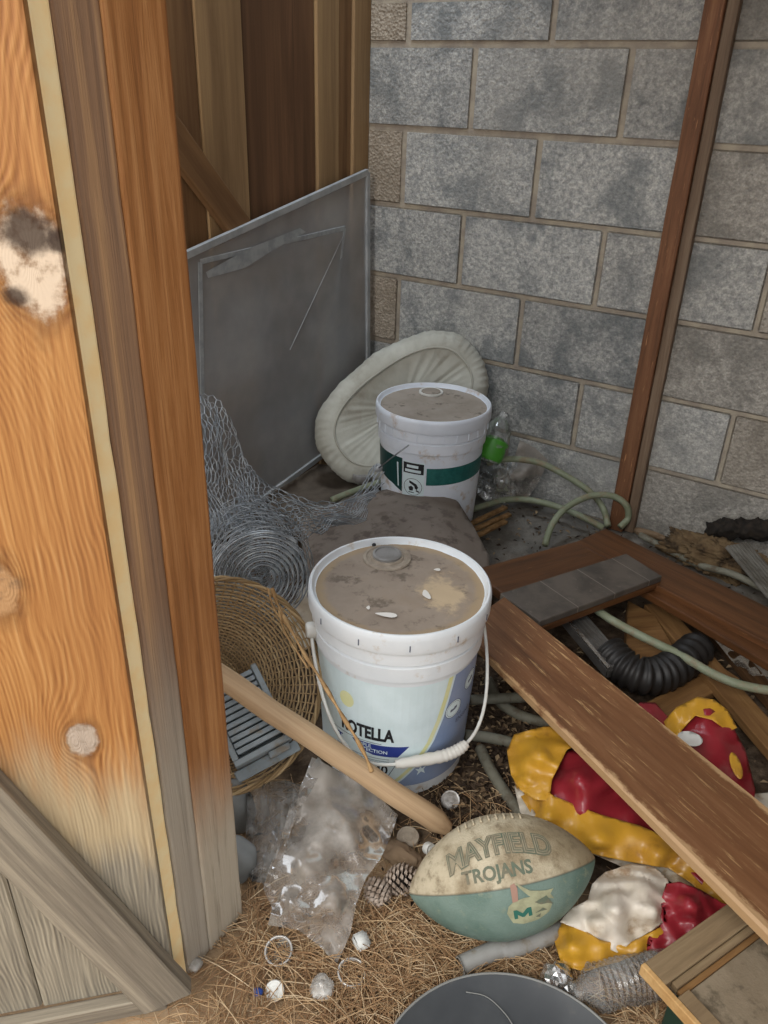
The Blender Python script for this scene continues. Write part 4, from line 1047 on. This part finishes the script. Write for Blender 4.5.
capthing('bottle_cap', 427, 843, .010, .013, MT['white'], 'small white screw cap touching the upper left of the football', 'cap', (1.0, .6), z=.008)
capthing('clear_cup', 280, 948, .0195, .016, MT['cup'], 'round clear plastic cup lying below the left tip of the plastic sheet', 'cup', (.3, -.1), open_=True)
capthing('clear_cup', 351, 972, .0195, .012, MT['cup'], 'round clear plastic cup half buried under the lowest corner of the plastic sheet', 'cup', (.1, .1), open_=True)
foilball(322, 988, .016, 'crumpled clear plastic wrapper lying in the needles between the two clear cups', MT['wrap'], 'plastic_wrapper', 'wrapper')
capthing('bottle_cap', 275, 987, .0135, .010, MT['white'], 'white cap half sunk in the needles near the post', 'cap', (.6, 0))
foilball(258, 992, .007, 'small scrap of blue plastic on the sand near the post', MT['bluebit'], 'plastic_scrap', 'plastic scrap')
foilball(195, 965, .010, 'crumpled clear wrapper at the foot of the door post', MT['wrap'], 'plastic_wrapper', 'wrapper')
pc = K(361, 942, .015); bmx = bmesh.new(); addbox(bmx, -.011, .011, -.012, .012, -.009, .009); bmesh.ops.bevel(bmx, geom=list(bmx.edges), offset=.003, segments=2, affect='EDGES')
o = from_bm('foam_piece', bmx, MT['white'], None, True, M=Matrix.Translation(pc) @ Matrix.Rotation(.5, 4, 'Z') @ Matrix.Rotation(.3, 4, 'X')); tag(o, 'small square cream foam piece at lower right corner of the plastic sheet', 'foam piece')
# pine cones
def cone(px, py, r, ln, rz, label):
    c = K(px, py, r*.8); t = thing('pine_cone', (c.x, c.y, 0), label, 'pine cone'); vs, fs = [], []
    R_ = Matrix.Rotation(rz, 3, 'Z') @ Matrix.Rotation(1.35, 3, 'Y')
    n_ = 90
    for k in range(n_):
        f = (k+.5)/n_; z = (f-.5)*ln; rr = r*math.sin(pi*min(1, f*.86+.10))**.7; a = k*2.39996
        d = V((math.cos(a), math.sin(a), 0)); s_ = V((-d.y, d.x, 0)); up = V((0, 0, 1)); w = .0058*(.6+rr/r*.5)
        base = d*rr*.5+up*z; tip = d*rr+up*(z+.004); o = len(vs)
        q = [base-s_*w*.5, base+s_*w*.5, tip+s_*w*.75-up*.001, tip+d*.0015+up*.001, tip-s_*w*.75-up*.001, tip-up*.005-d*.001]
        vs += [c+R_ @ p for p in q]; fs += [(o, o+1, o+2, o+3, o+4), (o+4, o+3, o+5), (o+3, o+2, o+5), (o, o+4, o+5), (o, o+5, o+1), (o+1, o+5, o+2)]
    mesh('cone_scales', vs, fs, MT['cone'], t)
    bm = bmesh.new(); bmesh.ops.create_icosphere(bm, subdivisions=2, radius=r*.6); from_bm('cone_core', bm, MT['burnt'], t, True, M=Matrix.Translation(c) @ (R_.to_4x4()) @ Matrix.Diagonal((1, 1, ln/2/r, 1)))
cone(401, 880, .024, .052, .2, 'open grey pine cone touching the left tip of the football')
cone(378, 893, .021, .042, 2.2, 'grey pine cone partly tucked under the plastic sheet')
def rock(px, py, sc3, m, label, seed, name='stone', cat='stone', z=None, rz=PHI, rough=.3, sub=4):
    bm = bmesh.new(); bmesh.ops.create_icosphere(bm, subdivisions=sub, radius=1)
    for v_ in bm.verts:
        q = v_.co.copy(); k = 1+rough*mn.noise(q*1.6+V((seed*7, 0, 0)))+rough*.4*mn.noise(q*4.5+V((seed*3, 0, 0)))+rough*.3*mn.noise(q*11)+rough*.2*mn.noise(q*25); v_.co = V((q.x*sc3[0]*k, q.y*sc3[1]*k, q.z*sc3[2]*k))
    zz = z if z is not None else sc3[2]*.7
    P = K(px, py, zz)
    gap = -NW.dot(P-P0)-sc3[1]*1.7
    if gap < 0: P = P+NW*gap
    P.z = max(zz, 0)
    o = from_bm(name, bm, m, None, True, M=Matrix.Translation(P) @ Matrix.Rotation(rz, 4, 'Z')); tag(o, label, cat)
rock(402, 857, (.036, .022, .014), MT['stone'], 'flat brown stone under the end of the wooden handle', 3)
rock(385, 826, (.02, .018, .014), MT['stone'], 'small brown stone at the right edge of the plastic sheet', 5)

# ------------------------------------------------------------------ cabinet frame of brown boards with tile strip
def bd(name, p, q, w, th, m, parent=None, tilt=0, bev=.004, wdir=None, jit=.0006):
    d = q-p; up = V((0, 0, 1)); s = up.cross(d).normalized() if wdir is None else wdir; M = frame((p+q)/2, d, s)
    if tilt: M = M @ Matrix.Rotation(tilt, 4, 'X')
    h = d.length/2; return plank(name, M, (-h, h, -w/2, w/2, -th, 0), m, parent, bev=bev, seg=2, jitter=jit)
fr = thing('table_frame', K(600, 640, 0), 'dark brown wooden table top frame with grey tile strip, lying over scrap wood', 'table frame')
Ln0, Ln1 = K(505, 620, .165), K(790, 905, .165)
U1, U2, L1, L2 = K(540, 624, .165), K(768, 806, .165), K(492, 659, .165), K(736, 901, .165)
q = [U1-(U2-U1)*.22, U2+(U2-U1)*.35, L2+(L2-L1)*.4, L1-(L2-L1)*.2]
mid = (q[0]+q[1]+q[2]+q[3])/4; ad = ((q[1]+q[2])-(q[0]+q[3])).normalized(); Mq = frame(mid, ad, V((0, 0, 1)).cross(ad)); iq = Mq.inverted()
print('BOARD', (U1-L1).length, (U2-L2).length)
polyplank('long_board', Mq, [((iq @ p).x, (iq @ p).y) for p in q], -.022, 0, MT['worn'], fr, .004)
bd('back_board', K(487, 582, .150), K(625, 542, .115), .115, .022, MT['varn'], fr)
bd('right_board', K(590, 535, .125), K(800, 640, .125), .125, .022, MT['varn'], fr)
bd('lower_moulding', K(640, 580, .108), K(800, 672, .108), .055, .02, MT['varn'], fr)
tp = [K(500, 594, .160), K(626, 554, .140), K(662, 577, .140), K(540, 622, .160)]
cN = (tp[1]-tp[0]).cross(tp[3]-tp[0]).normalized()
if cN.z < 0: cN = -cN
Mt = frame(tp[0], tp[1]-tp[0], cN.cross(tp[1]-tp[0])); inv = Mt.inverted(); pts2 = [((inv @ p).x, (inv @ p).y) for p in tp]
tl = polyplank('tile_strip', Mt, pts2, -.014, .002, MT['tile'], fr, .0015); tl['label'] = 'grey stone-look tile strip'
polyplank('tile_backing', Mt, [(x_*1.0, y_*1.0-.002) for x_, y_ in pts2], -.028, -.0145, MT['varn'], fr, .001)

# broken cabinet panel at lower right
def cab():
    z = .115; a = K(645, 962, z); b = K(792, 858, z); c_ = K(760, 1062, z)
    ex = (b-a).normalized(); M = frame(a, ex, (c_-a)); s = 1 if M.col[2].z > 0 else -1
    t = thing('cabinet_door_panel', a, 'broken wooden cabinet door panel with bare frame, lower right corner', 'cabinet door')
    def bx(nm, x0, x1, y0, y1, z0, z1, m, b_=.001):
        q0, q1 = sorted((z0*s, z1*s)); return plank(nm, M, (x0, x1, y0, y1, q0, q1), m, t, bev=b_)
    bx('frame_rail', .0, .34, .0, .034, -.016, 0, MT['panelw']); bx('frame_bead', .012, .34, .0345, .044, -.016, -.004, MT['panelw']); bx('frame_bead', .012, .34, .0445, .052, -.016, -.008, MT['scrap'])
    bx('frame_edge', -.008, -.0005, 0, .36, -.018, .001, MT['endgrain']); bx('inset_panel', 0, .34, .0525, .36, -.016, -.010, MT['pboard'])
    bx('frame_rail', .0, .022, .0525, .36, -.0095, -.001, MT['panelw'])
cab()
a = K(690, 1008, .05); o = plank('green_plastic_box', Matrix.Translation((a.x+.03, a.y-.03, .03)) @ Matrix.Rotation(-.9, 4, 'Z'), (-.06, .06, -.035, .035, -.028, .035), MT['greenpl'], bev=.004, seg=3); tag(o, 'dark green plastic box under the cabinet door panel', 'box')

# ------------------------------------------------------------------ scrap wood under the frame
def scrap(p, q, w, th, m, label):
    o = bd('scrap_board', p, q, w, th, m, None, bev=.002, jit=.001); tag(o, label, 'scrap wood')
scrap(K(655, 603, .045), K(800, 770, .045), .055, .02, MT['scrap'], 'pale narrow scrap board running down right under the green hose')
scrap(K(700, 610, .022), K(810, 740, .022), .04, .018, MT['scrapd'], 'dark narrow scrap board beside the pale one, furthest right')
scrap(K(645, 715, .03), K(730, 672, .03), .05, .018, MT['scrap'], 'short pale scrap board just above the red vinyl')
Mw = frame(K(627, 655, .05), K(680, 650, .05)-K(627, 655, .05), V((0, 1, 0)))
inv = Mw.inverted(); pw = [inv @ K(x_, y_, .05) for x_, y_ in ((626, 657), (628, 600), (655, 615), (672, 645), (684, 668), (655, 660))]
o = polyplank('scrap_block', Mw, [(p.x, p.y) for p in pw], -.04, 0, MT['scrap'], None, .002); tag(o, 'pale pointed offcut with a knot behind the black corrugated duct', 'scrap wood')
# metal duct with corrugated hose
dt = thing('flexible_duct', K(620, 650, 0), 'rectangular metal duct end with black corrugated bend below the tile strip', 'duct')
a, b = K(578, 618, .10), K(614, 660, .08); dx = b-a; Mx = frame(a, dx, V((0, 0, 1)).cross(dx))
bm = bmesh.new(); addbox(bm, -.03, dx.length+.02, -.028, .028, -.028, .0); bmesh.ops.bevel(bm, geom=list(bm.edges), offset=.004, segments=2, affect='EDGES'); from_bm('duct_end', bm, MT['duct_metal'], dt, M=Mx)
for k in range(5): plank('duct_rib', Mx, (-.025, dx.length+.015, -.022+k*.010, -.018+k*.010, 0, .002), MT['duct_metal'], dt, bev=0)
plank('bright_edge', Mx, (-.03, dx.length+.015, -.029, -.021, -.002, .0025), MT['foil'], dt, bev=0)['label'] = 'bright bare metal edge of the duct'
cp = spline([K(608, 652, .07), K(622, 666, .065), K(642, 676, .06), K(662, 674, .055), K(682, 662, .055), K(698, 648, .05)], 14)
tube('corrugated_bend', cp, lambda s: .036+.0045*math.sin(s*2*pi*15), MT['duct_black'], dt, 24)

# ------------------------------------------------------------------ hoses
hz = .0092
h1 = spline([K(487, 463, .16), K(510, 459, .17), K(540, 463, .16), K(568, 477, .13), K(590, 492, .10), K(603, 508, .06), K(608, 526, .03)], 6)
h2 = spline([K(462, 513, .03), K(480, 507, .035), K(505, 500, .04), K(530, 500, .05), K(558, 507, .05), K(585, 518, .04), K(603, 528, .02)], 6)
h3 = spline([K(545, 545, .03), K(552, 525, .06), K(566, 508, .09), K(590, 496, .11), K(612, 496, .11), K(626, 505, .09), K(628, 518, .05), K(620, 527, .03)], 6)
h4 = spline([K(597, 610, .105), K(615, 622, .10), K(645, 638, .09), K(680, 655, .085), K(715, 675, .085), K(745, 686, .085), K(780, 692, .085)], 6)
hg = thing('garden_hose', K(600, 530, 0), 'pale green garden hose looping by the block wall and across the scrap boards', 'hose')
for h in (h1, h2, h3, h4): tube('hose_run', h, hz, MT['hose'], hg, 12)
h5 = spline([K(640, 535, .02), K(665, 548, .02), K(700, 565, .03), K(735, 575, .05), K(775, 595, .05)], 6)
o = tube('garden_hose', h5, .009, MT['hose2'], None, 12); tag(o, 'dusty hose behind the right brown board, below the rubble', 'hose')
hh = thing('garden_hose', K(500, 740, 0), 'dusty grey green hose pieces on the dark litter right of the near pail', 'hose')
for pts_ in ([(470, 700, .03), (490, 699, .03), (510, 698, .03), (535, 697, .03)], [(488, 680, .02), (500, 702, .015), (520, 715, .012), (545, 722, .012), (575, 722, .012)], [(465, 735, .02), (485, 737, .015), (505, 741, .012), (525, 746, .012)], [(480, 748, .012), (488, 765, .010), (500, 785, .010), (515, 806, .010), (523, 818, .010)]):
    tube('hose_run', spline([K(*p) for p in pts_], 6), .0105, MT['hose2'], hh, 12)
cc = spline([K(332, 500, .12), K(352, 492, .12), K(380, 482, .12)], 5)
o = tube('hose_end', cc, .009, MT['hose'], None, 12); tag(o, 'end of a green hose lying left of the green-banded pail', 'hose')
capthing('screw_cap', 362, 474, .028, .02, MT['cap_grey'], 'grey green screw cap on the hose left of the back pail', 'cap', z=.10)

# bottle with green and clear bag behind
def small_bottle():
    c = K(492, 470, .06); M = frame(D(487, 460, 2.3), D(500, 418, 2.3)-D(487, 460, 2.3), Rv)
    M = Matrix.Translation(D(488, 462, 2.28)) @ V((0, 0, 1)).rotation_difference((D(502, 420, 2.28)-D(488, 462, 2.28)).normalized()).to_matrix().to_4x4()
    def df(v_): q = 1+.2*mn.noise(v_*28); return V((v_.x*q, v_.y*q, v_.z))
    t = lathe('plastic_bottle', [(0, 0), (.030, .0), (.036, .01), (.037, .05), (.034, .06), (.037, .07), (.035, .10), (.022, .125), (.012, .135), (.012, .15), (0, .15)], M, MT['clear'], None, 32, deform=df)
    tag(t, 'crushed clear bottle holding something bright green behind the back pail', 'bottle')
    lathe('green_base', [(0, .002), (.032, .004), (.040, .012), (.040, .062), (.024, .074), (0, .074)], M, MT['greencap'], t, 32, deform=df)
small_bottle()
o = drape('clear_bag', [(477, 480, .06), (484, 465, .10), (500, 460, .12), (516, 462, .12), (524, 476, .09), (520, 492, .05), (505, 503, .03), (488, 502, .03), (478, 495, .04)], MT['clear'], inner=[(500, 478, .13)], step=3, amp=.02, freq=24, seed=31, thick=0)
tag(o, 'crumpled clear plastic bag right of the green-banded pail', 'plastic bag')
o = drape('dark_plastic_bag', [(510, 470, .11), (520, 440, .17), (535, 448, .15), (548, 460, .11), (540, 480, .07), (528, 498, .03), (512, 496, .04)], MT['sheet'], inner=[(528, 465, .13)], step=4, amp=.015, freq=18, seed=33, thick=0)
tag(o, 'grey plastic bag heaped against the block wall behind the hose', 'plastic bag')
# bamboo bundle
rnd = random.Random(9)
for k, (p, q) in enumerate((((468, 524, .05), (506, 506, .05)), ((470, 530, .05), (510, 513, .05)), ((474, 536, .05), (506, 520, .05)))):
    o = bd('bamboo_strip', K(*p), K(*q), .016, .008, MT['straw'], None, bev=.002); tag(o, ('split bamboo strip behind the taupe cushion, ' + ('furthest back', 'middle one', 'nearest')[k]), 'bamboo strip', 'bamboo strips behind the cushion')

# back right debris
rock(722, 556, (.12, .055, .05), MT['rubble'], 'crumbled tan foam heap at the foot of the block wall', 4, 'foam_heap', 'foam heap', rough=.6, sub=6)
o = None
a, b = W(706, 528, .05), W(800, 531, .05); cp = [a+(b-a)*q/50 for q in range(51)]
vs, fs = tube_data(cp, lambda s: .024*(.6+.5*min(1, s*6)), 28)
vs = [v+V((mn.noise(v*45), mn.noise(v*45+V((3, 0, 0))), mn.noise(v*45+V((0, 3, 0)))))*.010+V((mn.noise(v*130), mn.noise(v*130+V((3, 0, 0))), mn.noise(v*130+V((0, 3, 0)))))*.006 for v in vs]
o = mesh('charred_log', vs, fs, MT['burnt'], smooth=True); tag(o, 'charred black log lying along the foot of the block wall', 'log')
rock(692, 532, (.022, .014, .012), MT['rubble'], 'tan foam crumb left of the charred log', 8, 'foam_crumb', 'foam crumb')
rock(655, 524, (.05, .012, .010), MT['stone'], 'thin brown debris piece at the foot of the wall stud', 9, 'debris_piece', 'debris')
a, b = K(748, 560, .09), K(775, 592, .06); dx = b-a; Mg = frame(a, dx, V((0, 0, 1)).cross(dx)); bm = bmesh.new()
pr = [(-.035+.07*k/28, .006*(1 if (k//2) % 2 else 0)) for k in range(29)]
vA = [bm.verts.new((-.05, y_, z_)) for y_, z_ in pr]; vB = [bm.verts.new((dx.length+.03, y_, z_)) for y_, z_ in pr]
for k in range(28): bm.faces.new((vA[k], vA[k+1], vB[k+1], vB[k]))
o = from_bm('ribbed_gutter', bm, MT['galv'], M=Mg); tag(o, 'ribbed grey metal downspout piece at the right edge below the log', 'downspout'); md = o.modifiers.new('s', 'SOLIDIFY'); md.thickness = .002
o = drape('grey_rag', [(715, 640, .02), (740, 636, .02), (768, 650, .02), (790, 665, .02), (790, 690, .02), (760, 680, .02), (735, 665, .02)], MT['sheet'], step=5, amp=.006, freq=30, seed=40, thick=0)
tag(o, 'pale grey plastic scrap beneath the right brown board', 'plastic scrap')
o = drape('paper_scrap', [(745, 795, .02), (768, 793, .02), (800, 800, .02), (800, 815, .02), (770, 812, .02)], MT['whitev'], amp=.002, step=5, seed=2)
tag(o, 'small white scrap beyond the long worn board at right edge', 'scrap')

# dark basin at the bottom
def basin():
    c = K(513, 1122, .03); R = .176
    t = thing('plastic_basin', (c.x, c.y, 0), 'large dark grey round plastic dish at the bottom edge', 'dish')
    M = Matrix.Translation((c.x, c.y, .0))
    lathe('dish_bowl', [(0, .010), (R*.35, .012), (R*.7, .019), (R*.9, .031), (R*.975, .040), (R*.985, .0385), (R*.88, .022), (R*.6, .006), (0, .004)], M, MT['bowl'], t, 96)
    rp = [V((c.x+R*.985*math.cos(2*pi*k/96), c.y+R*.985*math.sin(2*pi*k/96), .040)) for k in range(96)]
    tube('rim', rp, .0018, MT['bowl_rim'], t, 6, True)
    tube('scratch_wire', spline([K(466, 992, .036), K(485, 996, .032), K(500, 1008, .028), K(512, 1024, .024), K(518, 1045, .02)], 5), .0008, MT['bowl_rim'], t, 5)
basin()

# ------------------------------------------------------------------ needles and litter (uncountable)
def in_poly(x, y, P):
    c = False; j = len(P)-1
    for i in range(len(P)):
        if (P[i][1] > y) != (P[j][1] > y) and x < (P[j][0]-P[i][0])*(y-P[i][1])/(P[j][1]-P[i][1])+P[i][0]: c = not c
        j = i
    return c
def needles():
    rnd = random.Random(12); vs, fs, at = [], [], []
    def add(P, a, ln, curl, h, r):
        pts = []; p = P.copy(); 
        for k in range(5): pts.append(V((p.x, p.y, P.z+h*math.sin(pi*k/4)))); p = p+V((math.cos(a), math.sin(a), 0))*ln/4; a += curl
        x, y = tube_data(pts, r, 3, len(vs), cap=False); vs.extend(x); fs.extend(y); tn = rnd.random(); at.extend([tn]*len(x))
    area = [(240, 890), (262, 900), (275, 935), (330, 960), (350, 930), (372, 905), (410, 905), (440, 935), (500, 945), (560, 930), (600, 970), (690, 980), (760, 1060), (640, 1030), (600, 1000), (505, 978), (430, 1000), (400, 1060), (150, 1060), (200, 990), (245, 930)]
    n_ = 0
    while n_ < 2700:
        px, py = rnd.uniform(150, 760), rnd.uniform(885, 1060)
        if math.hypot(K(px, py).x-.170, K(px, py).y-.495) < .19: continue
        if in_poly(px, py, area) or rnd.random() < .04:
            if px < 330 and py > 965 and rnd.random() < .72: continue
            add(K(px, py, rnd.uniform(.0, .012)), rnd.uniform(0, 2*pi), rnd.uniform(.03, .11), rnd.uniform(-.22, .22), rnd.uniform(.0, .014), rnd.uniform(.0005, .0008)); n_ += 1
    for k in range(500):
        add(K(rnd.uniform(220, 560), rnd.uniform(780, 900), rnd.uniform(0, .01)), rnd.uniform(0, 6.28), rnd.uniform(.03, .07), rnd.uniform(-.2, .2), .004, .0006)
    o = mesh('pine_needles', vs, fs, MT['needle'], None, True, origin=(0, 0, 0), attr=at)
    tag(o, 'loose tan dry pine needles strewn over the sandy ground', 'pine needles', kind='stuff')
    vs, fs, at = [], [], []
    for k in range(5200):
        if rnd.random() < .6: P = K(rnd.uniform(430, 600), rnd.uniform(650, 850), 0)
        else: P = V((rnd.uniform(-.35, 1.0), rnd.uniform(.75, 2.2), 0))
        if NW.dot(P-P0) > -.02 or UW.dot(P-PC) < .05: continue
        P.z = rnd.uniform(.0, .008); a = rnd.uniform(0, 6.28); s = rnd.uniform(.003, .010)
        X = V((math.cos(a), math.sin(a), rnd.uniform(-.4, .4)))*s; Y = V((-math.sin(a), math.cos(a), rnd.uniform(-.5, .5)))*s*rnd.uniform(.25, .6)
        o_ = len(vs); vs += [P-X, P+Y+V((0, 0, s*.3)), P+X, P-Y+V((0, 0, s*.3))]; fs.append((o_, o_+1, o_+2, o_+3)); at += [rnd.random()**1.5]*4
    o = mesh('leaf_litter', vs, fs, MT['litter'], None, False, origin=(0, 0, 0), attr=at)
    tag(o, 'dark crumbled leaf litter on the shed floor', 'leaf litter', kind='stuff')
needles()

# ------------------------------------------------------------------ light
w = bpy.data.worlds.new('world'); sc.world = w; w.use_nodes = True; nt = w.node_tree
bg = nt.nodes['Background']; bg.inputs[0].default_value = (.92, .955, 1.0, 1); bg.inputs[1].default_value = 1.45
def area(name, loc, to, size, e, col):
    l = bpy.data.lights.new(name, 'AREA'); l.energy = e; l.color = col; l.shape = 'DISK'; l.size = size
    o = bpy.data.objects.new(name, l); COL.objects.link(o); o.location = loc; o.rotation_euler = (V(to)-V(loc)).to_track_quat('-Z', 'Y').to_euler()
area('open_sky_light', (-1.6, -1.6, 3.0), (0, .8, .1), 1.8, 75, (1.0, .96, .9))
area('roof_gap_light', (-.25, 2.1, 2.4), (.3, 1.9, .3), .5, 20, (.78, .88, 1.0))
sc.view_settings.view_transform = 'Standard'; sc.view_settings.look = 'None'; sc.view_settings.exposure = 0
